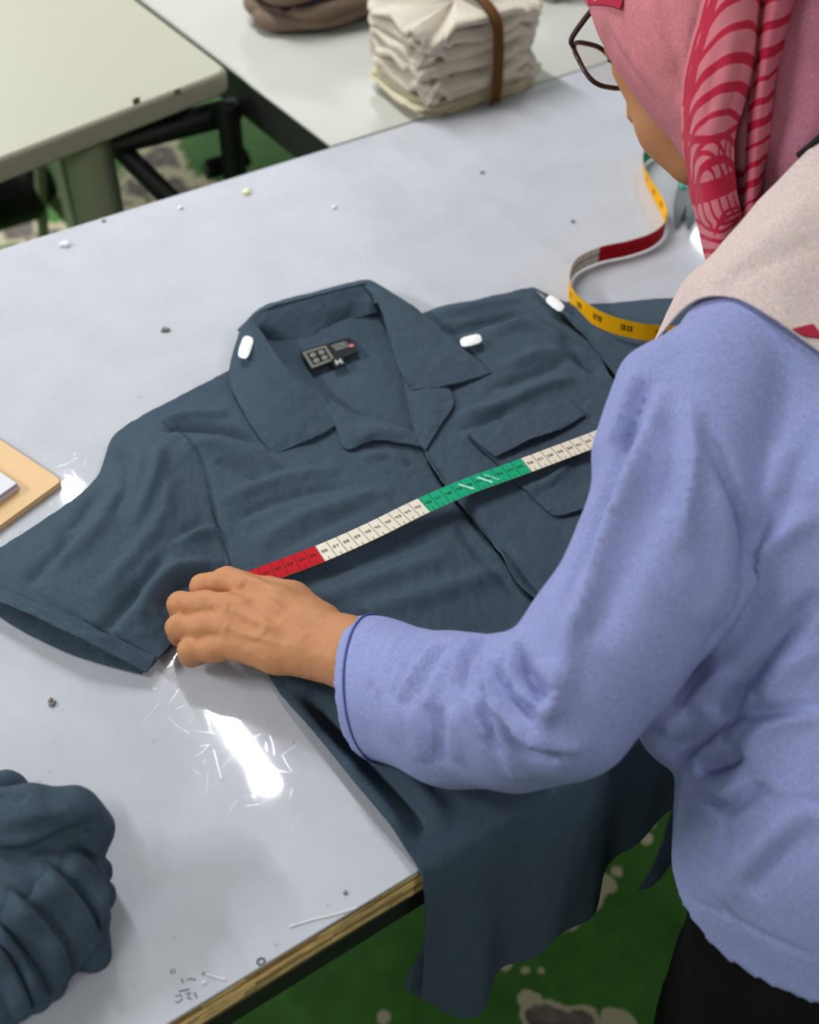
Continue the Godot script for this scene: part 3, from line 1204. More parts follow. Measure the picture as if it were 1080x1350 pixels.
func build_small_things() -> void:
	# hardboard sheet with labels at the left edge
	var yb := T + 0.006
	var c := on(84, 633, yb)
	var u := (on(0, 578, yb) - c).normalized()
	var w := (on(0, 694, yb) - c).normalized()
	var b := thing("clipboard", "tan hardboard clipboard with rounded corner at the left of the shirt", "clipboard", Vector3(c.x - 0.08, T, c.z))
	put("board", rounded_plate([xz(c), xz(c + u * 0.32), xz(c + u * 0.32 + w * 0.23), xz(c + w * 0.23)], 0.008, T + 0.0005, yb, 0.0012), M.board, b)
	var pb := on(22, 640, yb)
	var paper := thing("paper_pad", "thick pad of white paper labels lying on the tan clipboard", "paper", Vector3(pb.x, yb, pb.z))
	var q0 := on(25, 634, yb + 0.008)
	for k in 4:
		var y0 := yb + 0.002 * k
		var o := Vector3(-0.0008 * k, 0, 0.0005 * k)
		put("sheet_stack", rounded_plate([xz(q0 + o), xz(q0 + o + u * 0.16), xz(q0 + o + u * 0.16 + w * 0.1), xz(q0 + o + w * 0.1)], 0.002, y0, y0 + 0.0018, 0.0004), M.paper if k != 2 else M.paper_grey, paper)
	# thread snips beside the tape
	var s0 := on(893, 262, T + 0.008)
	var sn := thing("thread_snips", "small steel thread snips with green bow beside the curled tape", "snips", s0)
	for k in [-1.0, 1.0]:
		var tip := on(891 if k < 0 else 907, 300, T + 0.004)
		var mid := on(896 if k < 0 else 911, 275, T + 0.008)
		var top := on(901 if k < 0 else 913, 245, T + 0.009)
		var g := PackedVector3Array()
		var ps := spline(PackedVector3Array([top, mid, tip]), 16)
		var sd := (tip - top).cross(Vector3.UP).normalized()
		for i in 16:
			var hw := 0.0055 * sin(PI * clampf(0.28 + 0.72 * (i / 15.0), 0, 1)) + 0.0006
			for j in 3: g.append(ps[i] + sd * (hw * (j - 1)))
		put("blade", sheet(g, 3, 16, 0.002), M.steel, sn)
	var bow := spline(PackedVector3Array([on(901, 250, T + 0.009), on(897, 238, T + 0.01), on(903, 226, T + 0.01), on(913, 228, T + 0.01), on(915, 248, T + 0.009)]), 24)
	put("bow", tube(bow, PackedFloat32Array([0.0032]), 10), M.teal, sn)
	# scraps
	var rng := RandomNumberGenerator.new()
	rng.seed = 31
	var scraps := [
		["lint_scrap", 325, 253, 11, M.yellow_lint, "yellowish fluff of lint near the far edge of the cutting table", "lint"],
		["cloth_scrap", 88, 325, 12, M.white_lint, "small white cloth scrap near the far table edge at the left", "scrap"],
		["cloth_scrap", 238, 275, 7, M.white_lint, "tiny white scrap beside the far edge below the black frame", "scrap"],
		["lint_scrap", 217, 436, 9, M.grey_lint, "grey lint crumb on the table above the left shoulder of the shirt", "lint"],
		["cloth_scrap", 440, 275, 7, M.white_lint, "faint white scrap in the middle of the empty table above the collar", "scrap"],
		["lint_scrap", 636, 228, 5, M.grey_lint, "tiny grey speck on the table below the tied cloth bundle", "lint"],
		["lint_scrap", 755, 292, 5, M.grey_lint, "tiny grey speck on the table left of the red tape band", "lint"],
		["lint_scrap", 70, 927, 9, M.grey_lint, "curl of dark lint below the cuff of the shirt", "lint"],
		["lint_scrap", 455, 1178, 6, M.grey_lint, "dark lint crumb near the plywood edge beside the hanging shirt", "lint"],
		["lint_scrap", 268, 1284, 4, M.grey_lint, "dark speck at the end of the white thread by the pencil figures", "lint"],
		["lint_scrap", 138, 292, 5, M.grey_lint, "dark crumb on the far table edge under the black frame", "lint"]]
	for s in scraps:
		var p := on(s[1], s[2], T)
		var r: float = s[3] * 0.8 * p.distance_to(EYE) / FOC
		var f := Field.new()
		f.k = r * 0.5
		for k in 5:
			var a := rng.randf() * TAU
			var q := p + Vector3(cos(a), 0, sin(a)) * r * rng.randf_range(0.1, 0.75) + Vector3(0, r * 0.22, 0)
			var e := q + Vector3(rng.randf_range(-1, 1), rng.randf_range(0.0, 0.5), rng.randf_range(-1, 1)) * r * 0.5
			f.bone(q, e, r * 0.24, r * 0.12)
		var n := nets(f, maxf(r * 0.11, 0.0005))
		tag(put(s[0], make_mesh(n[0], n[1]), s[4]), s[5], s[6])
	var bits := [
		["thread", [[381, 1222], [410, 1213], [440, 1206], [470, 1197]], 0.0006, "loose white thread lying along the plywood edge of the table"],
		["thread", [[271, 1284], [282, 1287], [292, 1290], [298, 1291]], 0.0006, "short white thread end beside the pencil figures"],
		["thread", [[266, 1297], [272, 1294]], 0.0009, "tiny white thread snippet left of the short thread"]]
	for q in bits:
		var pp := PackedVector3Array()
		for z in q[1]: pp.append(on(z[0], z[1], T + 0.0006))
		tag(put(q[0], tube(spline(pp, 16), PackedFloat32Array([q[2]]), 6), M.white_lint), q[3], "thread")
	# ring shaped screw cap set in the laminate
	var rp := on(344, 1268, T)
	var rpts := PackedVector3Array()
	for k in 25: rpts.append(rp + Vector3(cos(TAU * k / 24.0), 0, sin(TAU * k / 24.0)) * 0.0022 + Vector3(0, 0.0004, 0))
	tag(put("metal_ring", tube(rpts, PackedFloat32Array([0.0006]), 6), M.steel), "tiny metal ring set in the table by its plywood edge", "ring")

# ---------------------------------------------------------------- the shirt on the table
func q3(l: Array) -> Array: # [px, py, height over the table] or Vector3
	var out := []
	for q in l:
		out.append(q if q is Vector3 else on(q[0], q[1], T + q[2]))
	return out

var shirt_folds := []
func make_shirt_folds() -> void:
	var list := [
		# left shoulder and chest
		[-5, 6, 216, 572, 240, 565, 283, 570, 318, 578, 350, 590], [3.5, 7, 205, 556, 250, 549, 300, 553], [3, 8, 240, 590, 290, 592, 340, 610, 370, 625],
		[-3, 6, 285, 612, 320, 622, 350, 640], [2.5, 9, 290, 668, 340, 645, 400, 628, 450, 622], [-2.5, 7, 300, 690, 350, 668, 410, 650, 460, 646],
		[2.5, 9, 330, 722, 390, 690, 450, 668, 520, 645], [-2, 7, 350, 735, 420, 700, 480, 672],
		[2, 6, 470, 606, 510, 600, 540, 612], [2.5, 9, 400, 800, 470, 775, 540, 750, 600, 730], [-2, 8, 380, 770, 450, 750, 520, 728, 590, 700],
		[2.5, 10, 430, 830, 520, 800, 610, 770, 670, 745], [2, 6, 640, 720, 665, 735, 690, 760],
		[-2, 7, 600, 690, 640, 735, 690, 790],
		# sleeve
		[-4.5, 7, 275, 690, 225, 733, 197, 772, 160, 815, 130, 850], [4, 7, 292, 700, 240, 722, 208, 752, 180, 790], [3, 8, 296, 738, 240, 757, 205, 785, 180, 830],
		[-3, 6, 285, 755, 235, 775, 212, 810], [4, 12, 185, 600, 165, 660, 120, 720, 60, 765], [-4.5, 8, 150, 590, 172, 620, 168, 660, 150, 700], [3, 8, 215, 595, 205, 650, 180, 710],
		[-3.5, 9, 85, 690, 90, 720, 60, 755, 35, 780], [-3.5, 9, 130, 640, 112, 675, 95, 700], [2.5, 9, 230, 640, 215, 700, 170, 760, 120, 810],
		[-1.5, 3, 20, 770, 70, 805, 130, 838, 200, 862], [-1.5, 2.5, 240, 573, 262, 596, 277, 640, 286, 690, 302, 740],
		# right half
		[-6, 6, 578, 436, 614, 434, 651, 423, 699, 414], [4, 7, 640, 446, 690, 428, 732, 446, 758, 468], [-5, 7, 738, 452, 762, 475, 790, 495], [-3, 6, 705, 380, 735, 405, 760, 430, 790, 452],
		[3, 8, 560, 418, 620, 405, 690, 390], [3.5, 8, 600, 552, 658, 541, 718, 515, 760, 505], [-3, 7, 640, 520, 700, 500, 750, 480], [3, 8, 660, 490, 720, 470, 780, 470],
		[-2, 6, 600, 570, 640, 560, 680, 545], [2, 6, 690, 655, 730, 640, 760, 600],
		[-4, 4.5, 562, 595, 600, 650, 650, 712, 720, 795, 780, 860],
		# lower left edge and belly
		[5, 9, 372, 905, 440, 985, 505, 1060, 553, 1130], [-5, 8, 400, 900, 470, 985, 530, 1050, 578, 1120], [4, 10, 440, 920, 520, 1010, 590, 1080, 620, 1130],
		[-3, 10, 640, 1080, 680, 1050, 720, 1060], [3, 12, 600, 960, 680, 1060, 740, 1100]]
	for l in list:
		var pts := PackedVector3Array()
		var i := 2
		while i < l.size():
			var p := on(l[i], l[i + 1], T + 0.014)
			pts.append(Vector3(p.x, T, p.z))
			i += 2
		shirt_folds.append(fold(spline(pts, pts.size() * 2), l[0] * 0.0019, l[1] * 0.0008))

func cloth_net(rows: Array, nu: int, nv: int, thick: float, amount := 1.0, tiny := 0.0012) -> ArrayMesh:
	var net := []
	for r in rows: net.append(q3(r))
	var g := net_surface(net, nu, nv)
	for i in g.size():
		var p := g[i]
		var w := clampf((EDGE - 0.012 - p.z) / 0.02, 0.0, 1.0)
		var h := 0.0
		if w > 0.0:
			h = amount * fold_height(Vector3(p.x, T, p.z), shirt_folds)
			h += tiny * (wob.get_noise_3d(p.x * 45.0, 0.0, p.z * 45.0) + 0.5 * wob.get_noise_3d(p.x * 120.0, 3.0, p.z * 120.0))
			g[i].y = maxf(T + 0.0015, p.y + h * w)
		if w < 1.0:
			var dn := clampf((T - p.y) / 0.15, 0.0, 1.0)
			g[i].z += (1.0 - w) * dn * (0.007 * sin(p.x * 58.0) + 0.004 * sin(p.x * 121.0 + 1.0)) + tiny * (1.0 - w) * wob.get_noise_3d(p.x * 60.0, p.y * 30.0, 0.0)
	return sheet(g, nu, nv, thick)

func build_shirt() -> void:
	make_shirt_folds()
	var s := thing("shirt", "slate blue short-sleeved collared shirt laid flat under the measuring tape", "shirt", on(540, 640, T))
	var m: Material = M.shirt
	var e := EDGE
	put("back_inside", cloth_net([[[336, 440, 0.016], [391, 440, 0.016], [445, 425, 0.016], [500, 398, 0.016]], [[345, 480, 0.009], [410, 480, 0.009], [470, 465, 0.009], [530, 450, 0.009]], [[390, 540, 0.008], [440, 530, 0.009], [500, 512, 0.009], [545, 505, 0.008]], [[430, 600, 0.004], [480, 600, 0.005], [530, 600, 0.005], [580, 600, 0.004]]], 40, 40, 0.0015, 0.3), m, s)
	put("front_panel", cloth_net([
		[[186, 549, 0.006], [243, 520, 0.012], [300, 490, 0.014], [335, 470, 0.014]],
		[[250, 588, 0.018], [320, 556, 0.018], [390, 545, 0.015], [436, 548, 0.012]],
		[[276, 660, 0.017], [370, 628, 0.016], [470, 604, 0.014], [553, 590, 0.012]],
		[[301, 742, 0.010], [400, 690, 0.016], [500, 655, 0.015], [577, 628, 0.010]],
		[[352, 884, 0.006], [460, 800, 0.015], [560, 735, 0.014], [640, 696, 0.010]],
		[[438, 1000, 0.005], [540, 920, 0.014], [640, 850, 0.013], [722, 800, 0.010]],
		[Vector3(0.226, T + 0.006, e - 0.012), Vector3(0.33, T + 0.009, e - 0.012), Vector3(0.44, T + 0.009, e - 0.012), Vector3(0.545, T + 0.008, e - 0.012)],
		[Vector3(0.225, T - 0.014, e + 0.008), Vector3(0.33, T - 0.012, e + 0.012), Vector3(0.435, T - 0.012, e + 0.012), Vector3(0.535, T - 0.012, e + 0.010)],
		[Vector3(0.220, T - 0.09, e + 0.014), Vector3(0.30, T - 0.10, e + 0.024), Vector3(0.385, T - 0.10, e + 0.022), Vector3(0.472, T - 0.09, e + 0.014)],
		[Vector3(0.2165, 0.655, e + 0.016), Vector3(0.258, 0.602, e + 0.026), Vector3(0.360, 0.644, e + 0.026), Vector3(0.452, 0.700, e + 0.016)]], 80, 190, 0.0016), m, s)
	put("front_panel", cloth_net([
		[[530, 430, 0.010], [572, 408, 0.012], [636, 394, 0.012], [701, 379, 0.006]],
		[[570, 530, 0.014], [640, 490, 0.017], [710, 465, 0.018], [775, 446, 0.014]],
		[[560, 588, 0.016], [645, 560, 0.017], [730, 535, 0.018], [815, 510, 0.016]],
		[[579, 624, 0.017], [680, 596, 0.017], [780, 570, 0.017], [880, 545, 0.012]],
		[[642, 695, 0.017], [750, 670, 0.017], [860, 640, 0.016], [960, 610, 0.010]],
		[[724, 798, 0.017], [830, 760, 0.016], [940, 725, 0.015], [1040, 690, 0.008]],
		[Vector3(0.540, T + 0.014, e - 0.012), Vector3(0.59, T + 0.010, e - 0.012), Vector3(0.64, T + 0.009, e - 0.012), Vector3(0.69, T + 0.006, e - 0.012)],
		[Vector3(0.531, T - 0.010, e + 0.014), Vector3(0.585, T - 0.012, e + 0.012), Vector3(0.635, T - 0.012, e + 0.012), Vector3(0.69, T - 0.014, e + 0.008)],
		[Vector3(0.468, T - 0.10, e + 0.022), Vector3(0.54, T - 0.10, e + 0.018), Vector3(0.61, T - 0.10, e + 0.016), Vector3(0.69, T - 0.09, e + 0.014)],
		[Vector3(0.462, 0.690, e + 0.020), Vector3(0.50, 0.660, e + 0.018), Vector3(0.59, 0.640, e + 0.016), Vector3(0.69, 0.660, e + 0.014)]], 64, 170, 0.0016), m, s)
	# little turned-out corner at the side vent
	put("vent_corner", cloth_net([[Vector3(0.222, 0.72, e + 0.010), Vector3(0.226, 0.72, e + 0.012), Vector3(0.232, 0.72, e + 0.014)], [Vector3(0.212, 0.672, e + 0.004), Vector3(0.222, 0.67, e + 0.009), Vector3(0.234, 0.67, e + 0.016)], [Vector3(0.212, 0.652, e + 0.003), Vector3(0.222, 0.64, e + 0.009), Vector3(0.236, 0.635, e + 0.018)]], 14, 20, 0.0015), m, s)
	# sleeves: upper and under layer
	put("sleeve", cloth_net([
		[[187, 549, 0.006], [238, 572, 0.019], [263, 612, 0.019], [280, 680, 0.017], [302, 744, 0.012]],
		[[150, 576, 0.006], [192, 618, 0.026], [222, 668, 0.026], [247, 720, 0.022], [286, 760, 0.009]],
		[[126, 632, 0.005], [152, 668, 0.024], [187, 710, 0.027], [222, 755, 0.022], [264, 785, 0.008]],
		[[70, 678, 0.005], [97, 715, 0.020], [142, 755, 0.026], [187, 798, 0.022], [244, 818, 0.007]],
		[[5, 720, 0.005], [30, 757, 0.018], [80, 798, 0.024], [140, 834, 0.022], [224, 850, 0.008]],
		[[-55, 756, 0.005], [-32, 778, 0.015], [35, 806, 0.022], [112, 842, 0.023], [194, 884, 0.010]]], 66, 80, 0.0016), m, s)
	put("sleeve", cloth_net([
		[[187, 549, 0.003], [238, 600, 0.003], [270, 670, 0.003], [302, 744, 0.003]],
		[[126, 634, 0.002], [180, 690, 0.002], [230, 740, 0.002], [262, 786, 0.003]],
		[[5, 722, 0.002], [70, 775, 0.002], [140, 820, 0.002], [222, 852, 0.003]],
		[[-57, 762, 0.002], [8, 818, 0.002], [95, 862, 0.003], [186, 888, 0.004]]], 40, 50, 0.0014, 0.0), m, s)
	put("sleeve_hem", cloth_net([
		[[-38, 746, 0.010], [-8, 768, 0.0195], [55, 798, 0.026], [126, 826, 0.0265], [205, 866, 0.0125]],
		[[-56, 757, 0.006], [-31, 780, 0.0165], [36, 808, 0.024], [112, 844, 0.025], [194, 886, 0.011]]], 50, 14, 0.0012), m, s)
	put("sleeve", cloth_net([
		[[702, 379, 0.006], [738, 402, 0.019], [770, 440, 0.019], [850, 545, 0.014]],
		[[760, 401, 0.005], [800, 416, 0.020], [840, 446, 0.021], [910, 540, 0.012]],
		[[893, 393, 0.005], [920, 425, 0.020], [950, 460, 0.021], [975, 495, 0.010]],
		[[990, 386, 0.005], [1020, 430, 0.018], [1045, 465, 0.018], [1060, 490, 0.008]]], 50, 50, 0.0016), m, s)
	# collar: stand, two leaves, two lapels
	put("collar_stand", cloth_net([
		[[329, 425, 0.028], [352, 409, 0.034], [415, 391, 0.035], [478, 376, 0.035], [486, 381, 0.031]],
		[[336, 432, 0.026], [362, 426, 0.027], [415, 414, 0.026], [470, 397, 0.027], [490, 394, 0.030]],
		[[348, 446, 0.015], [372, 450, 0.014], [410, 445, 0.014], [455, 424, 0.014], [497, 412, 0.020]]], 50, 20, 0.002, 0.0), m, s)
	put("collar_fall", cloth_net([
		[[325, 428, 0.024], [351, 408, 0.035], [415, 390, 0.036], [479, 375, 0.036], [488, 380, 0.034]],
		[[320, 430, 0.018], [350, 404, 0.028], [415, 386, 0.028], [481, 370, 0.028], [495, 376, 0.026]],
		[[314, 436, 0.004], [350, 410, 0.004], [415, 391, 0.004], [482, 376, 0.004], [500, 384, 0.004]]], 50, 14, 0.002, 0.0), m, s)
	put("collar_leaf", cloth_net([
		[[333, 421, 0.036], [349, 446, 0.035], [385, 495, 0.030], [425, 522, 0.022], [443, 562, 0.017]],
		[[326, 424, 0.036], [332, 462, 0.033], [352, 515, 0.029], [388, 556, 0.024], [415, 577, 0.019]],
		[[318, 434, 0.026], [303, 495, 0.020], [322, 543, 0.021], [343, 576, 0.020], [360, 600, 0.016]]], 44, 30, 0.0028, 0.25), m, s)
	put("collar_leaf", cloth_net([
		[[482, 377, 0.036], [502, 404, 0.036], [515, 446, 0.031], [528, 488, 0.026], [546, 514, 0.023]],
		[[487, 374, 0.037], [526, 404, 0.035], [560, 440, 0.029], [578, 476, 0.025], [588, 509, 0.021]],
		[[492, 372, 0.032], [548, 408, 0.026], [592, 446, 0.024], [622, 471, 0.022], [647, 493, 0.018]]], 44, 30, 0.0028, 0.25), m, s)
	put("lapel", cloth_net([
		[[517, 450, 0.024], [531, 496, 0.022], [541, 538, 0.020], [551, 584, 0.017]],
		[[540, 470, 0.022], [562, 505, 0.022], [568, 545, 0.021], [557, 589, 0.018]],
		[[588, 506, 0.017], [598, 533, 0.019], [580, 562, 0.019], [562, 593, 0.018]]], 26, 34, 0.0026, 0.2), m, s)
	put("lapel", cloth_net([
		[[424, 522, 0.020], [468, 546, 0.018], [508, 556, 0.018], [552, 574, 0.017]],
		[[434, 545, 0.020], [464, 572, 0.021], [504, 566, 0.022], [552, 580, 0.018]],
		[[444, 566, 0.014], [458, 592, 0.017], [497, 580, 0.018], [552, 588, 0.017]]], 40, 20, 0.0024, 0.2), m, s)
	# chest pocket and its welt
	put("pocket", cloth_net([
		[[618, 572, 0.020], [678, 548, 0.021], [738, 524, 0.021], [800, 500, 0.019]],
		[[668, 622, 0.020], [735, 596, 0.0205], [795, 570, 0.021], [855, 548, 0.019]],
		[[722, 674, 0.019], [745, 678, 0.020], [830, 650, 0.0205], [905, 615, 0.018]]], 50, 44, 0.0022, 0.9), m, s)
	var welt := put("pocket_welt", cloth_net([
		[[617, 571, 0.0225], [660, 553, 0.0235], [702, 536, 0.0235], [742, 520, 0.022]],
		[[635, 587, 0.0245], [677, 568, 0.025], [719, 551, 0.025], [757, 534, 0.023]],
		[[654, 602, 0.0245], [700, 580, 0.0265], [737, 567, 0.0255], [771, 548, 0.024]]], 44, 20, 0.002, 0.9), m, s)
	welt.set_meta("label", "pocket welt with a lifted lower edge")
	# loose dark hem corner hanging beside the leg
	put("hem_corner", cloth_net([
		[Vector3(0.436, 0.735, e + 0.030), Vector3(0.448, 0.735, e + 0.032), Vector3(0.468, 0.735, e + 0.030)],
		[Vector3(0.428, 0.68, e + 0.034), Vector3(0.442, 0.68, e + 0.036), Vector3(0.462, 0.69, e + 0.034)],
		[Vector3(0.415, 0.632, e + 0.036), Vector3(0.430, 0.640, e + 0.038), Vector3(0.460, 0.662, e + 0.036)]], 16, 24, 0.0016), m, s)
	# labels at the back neck, white stickers
	var quad := func(a, b, c, d, h, mm, called):
		var g := net_surface([q3([[a[0], a[1], h], [b[0], b[1], h]]), q3([[d[0], d[1], h], [c[0], c[1], h]])], 8, 8)
		return put(called, sheet(g, 8, 8, 0.0012), mm, s)
	var l1 = quad.call([396, 464], [461, 445], [473, 464], [411, 488], 0.0155, M.neck_label, "neck_label")
	l1.set_meta("label", "black woven neck label with a grey frame and small marks")
	var l2 = quad.call([437, 474], [451, 470], [456, 481], [442, 485], 0.0165, M.size_label, "size_label")
	l2.set_meta("label", "small black size tab with a pale letter")
	for q in [[324, 458, 7.5, 15, 0.0365, 18], [621, 449, 14, 6.5, 0.0245, -14], [732, 400, 13, 6, 0.026, 38]]:
		var g := PackedVector3Array()
		var c := on(q[0], q[1], T + q[4])
		for j in 9:
			for i in 17:
				var a := TAU * i / 16.0
				var r := pow(j / 8.0, 0.9)
				var dx: float = signf(cos(a)) * pow(absf(cos(a)), 0.6) * q[2] * r
				var dy: float = signf(sin(a)) * pow(absf(sin(a)), 0.6) * q[3] * r
				var t := deg_to_rad(q[5])
				g.append(on(q[0] + dx * cos(t) - dy * sin(t), q[1] + dx * sin(t) + dy * cos(t), T + q[4] + 0.0012 * (1.0 - r * r)))
		var st = put("sticker", sheet(g, 17, 9, 0.0008), M.sticker, s)
		st.set_meta("label", "white oval sticker")

func build_crumpled_shirt() -> void:
	var f := Field.new()
	f.k = 0.007
	f.k2 = 0.0016
	var B := func(g: int, l: Array):
		for i in l.size() - 1:
			var p: Array = l[i]
			var q: Array = l[i + 1]
			f.bone(on(p[0], p[1], T + p[2]), on(q[0], q[1], T + q[2]), p[3], q[3], g)
	B.call(0, [[-210, 1130, 0.03, 0.045], [-70, 1180, 0.03, 0.034], [0, 1180, 0.03, 0.034], [60, 1190, 0.022, 0.024]])
	B.call(0, [[-220, 1260, 0.03, 0.040], [-70, 1260, 0.02, 0.024], [20, 1250, 0.022, 0.024], [60, 1260, 0.012, 0.014]])
	B.call(1, [[-230, 1120, 0.045, 0.026], [-60, 1085, 0.060, 0.020], [40, 1082, 0.062, 0.021], [92, 1082, 0.056, 0.020], [112, 1098, 0.045, 0.017], [120, 1118, 0.03, 0.010]])
	B.call(1, [[-60, 1110, 0.055, 0.012], [50, 1106, 0.054, 0.012], [96, 1098, 0.050, 0.010]])
	B.call(2, [[-20, 1050, 0.045, 0.012], [8, 1042, 0.035, 0.012], [22, 1058, 0.02, 0.014]])
	B.call(3, [[40, 1125, 0.040, 0.016], [95, 1135, 0.030, 0.017], [128, 1150, 0.014, 0.010]])
	B.call(4, [[30, 1130, 0.046, 0.016], [85, 1145, 0.036, 0.018], [130, 1182, 0.016, 0.011]])
	B.call(5, [[0, 1135, 0.048, 0.018], [60, 1160, 0.042, 0.021], [105, 1205, 0.026, 0.017], [122, 1240, 0.012, 0.011]])
	B.call(6, [[-40, 1150, 0.048, 0.020], [20, 1190, 0.042, 0.024], [68, 1245, 0.026, 0.018], [66, 1300, 0.010, 0.009]])
	B.call(6, [[90, 1225, 0.020, 0.014], [70, 1290, 0.010, 0.009]])
	B.call(7, [[-200, 1160, 0.05, 0.024], [-60, 1185, 0.044, 0.018], [-5, 1230, 0.036, 0.020], [38, 1290, 0.020, 0.013], [50, 1318, 0.010, 0.008]])
	B.call(8, [[-210, 1200, 0.048, 0.022], [-60, 1215, 0.040, 0.012], [-15, 1262, 0.032, 0.014], [22, 1312, 0.016, 0.010], [28, 1330, 0.010, 0.007]])
	B.call(9, [[-220, 1250, 0.04, 0.022], [-70, 1240, 0.036, 0.012], [-30, 1290, 0.026, 0.014], [0, 1335, 0.014, 0.010], [2, 1352, 0.008, 0.008]])
	B.call(10, [[80, 1210, 0.012, 0.013], [122, 1255, 0.011, 0.011], [126, 1262, 0.008, 0.008]])
	f.planes = [[on(20, 1180, T + 0.0008), Vector3.DOWN, 0.5]]
	var n := nets(f, 0.0022)
	var fs := folds_on(f, [
		[-7, 3.5, 0, 1121, 40, 1119, 75, 1106, 100, 1096, 112, 1092], [4, 6, 0, 1112, 40, 1108, 80, 1096],
		[-6, 3.5, 57, 1130, 82, 1158, 104, 1184, 122, 1212, 135, 1236], [4, 5, 50, 1140, 76, 1168, 98, 1194, 118, 1226],
		[-7, 3.5, 10, 1170, 34, 1194, 65, 1226, 86, 1259, 91, 1290], [4, 5, 4, 1178, 28, 1204, 58, 1236, 78, 1268],
		[-7, 3.5, 0, 1226, 26, 1259, 47, 1290, 62, 1314], [3.5, 4, 0, 1234, 20, 1266, 40, 1296, 52, 1318],
		[-7, 3, 0, 1249, 18, 1275, 34, 1311, 41, 1332], [3, 3, 0, 1257, 12, 1282, 28, 1318],
		[-6, 3.5, 96, 1114, 116, 1134, 130, 1156, 136, 1197], [3, 4, 106, 1118, 126, 1140, 138, 1160],
		[-5, 4, 110, 1196, 95, 1230, 88, 1262], [-6, 4, 106, 1092, 116, 1090, 130, 1090], [3, 7, 0, 1088, 50, 1078, 100, 1070], [-2.5, 5, 0, 1098, 55, 1092, 95, 1083],
		[-4, 4, 0, 1044, 20, 1050, 34, 1046]])
	var v := raise(n[0], n[1], fs, 0.0008, 40.0)
	var t := thing("crumpled_shirt", "crumpled slate blue shirt heaped at the near table corner", "shirt", on(20, 1180, T))
	put("heap", make_mesh(v, n[1]), M.shirt, t)
	# folded layers that lap over one another
	var laps := [
		[[[84, 1114], [112, 1130], [132, 1154], [143, 1178], [138, 1204]], [[57, 1130], [82, 1158], [104, 1184], [122, 1212], [130, 1232]]],
		[[[57, 1130], [82, 1158], [104, 1184], [122, 1212], [133, 1240]], [[10, 1165], [34, 1194], [62, 1226], [84, 1259], [92, 1290]]],
		[[[8, 1163], [34, 1192], [64, 1224], [86, 1257], [92, 1290]], [[-22, 1195], [0, 1226], [26, 1259], [47, 1290], [62, 1314]]],
		[[[-20, 1197], [2, 1224], [28, 1257], [49, 1288], [62, 1313]], [[-30, 1222], [0, 1251], [18, 1277], [34, 1311], [40, 1330]]],
		[[[-24, 1228], [0, 1249], [18, 1275], [34, 1309], [41, 1330]], [[-60, 1250], [-22, 1275], [-4, 1305], [10, 1332], [16, 1348]]]]
	for l in laps:
		var rows := []
		for k in 5:
			var a := Vector2(l[0][k][0], l[0][k][1])
			var b := Vector2(l[1][k][0], l[1][k][1])
			var r := []
			for q in [[0.0, 0.0015], [0.05, 0.0055], [0.22, 0.0068], [0.55, 0.0042], [1.0, -0.002]]:
				var c := a.lerp(b, q[0])
				r.append(depth_on(f, c.x, c.y, q[1] - (0.012 if k == 0 else 0.0), on(c.x, c.y, T + 0.012).distance_to(EYE) / ray(c.x, c.y).length()))
			rows.append(r)
		var g := net_surface(rows, 26, 40)
		for i in g.size():
			g[i].y = maxf(T + 0.002, g[i].y + 0.0016 * wob.get_noise_3dv(g[i] * 35.0))
		put("folded_layer", sheet(g, 26, 40, 0.0016), M.shirt, t)
	# a hem band that follows one of the folds
	var pts := PackedVector3Array()
	for q in [[2, 1228], [30, 1255], [52, 1292], [58, 1318]]:
		var d := hit(f, q[0], q[1])
		if d > 0.0: pts.append(P(q[0], q[1], d - 0.001))
	if pts.size() > 2:
		put("hem_seam", tube(spline(pts, 24), PackedFloat32Array([0.0014]), 6), M.shirt, t)

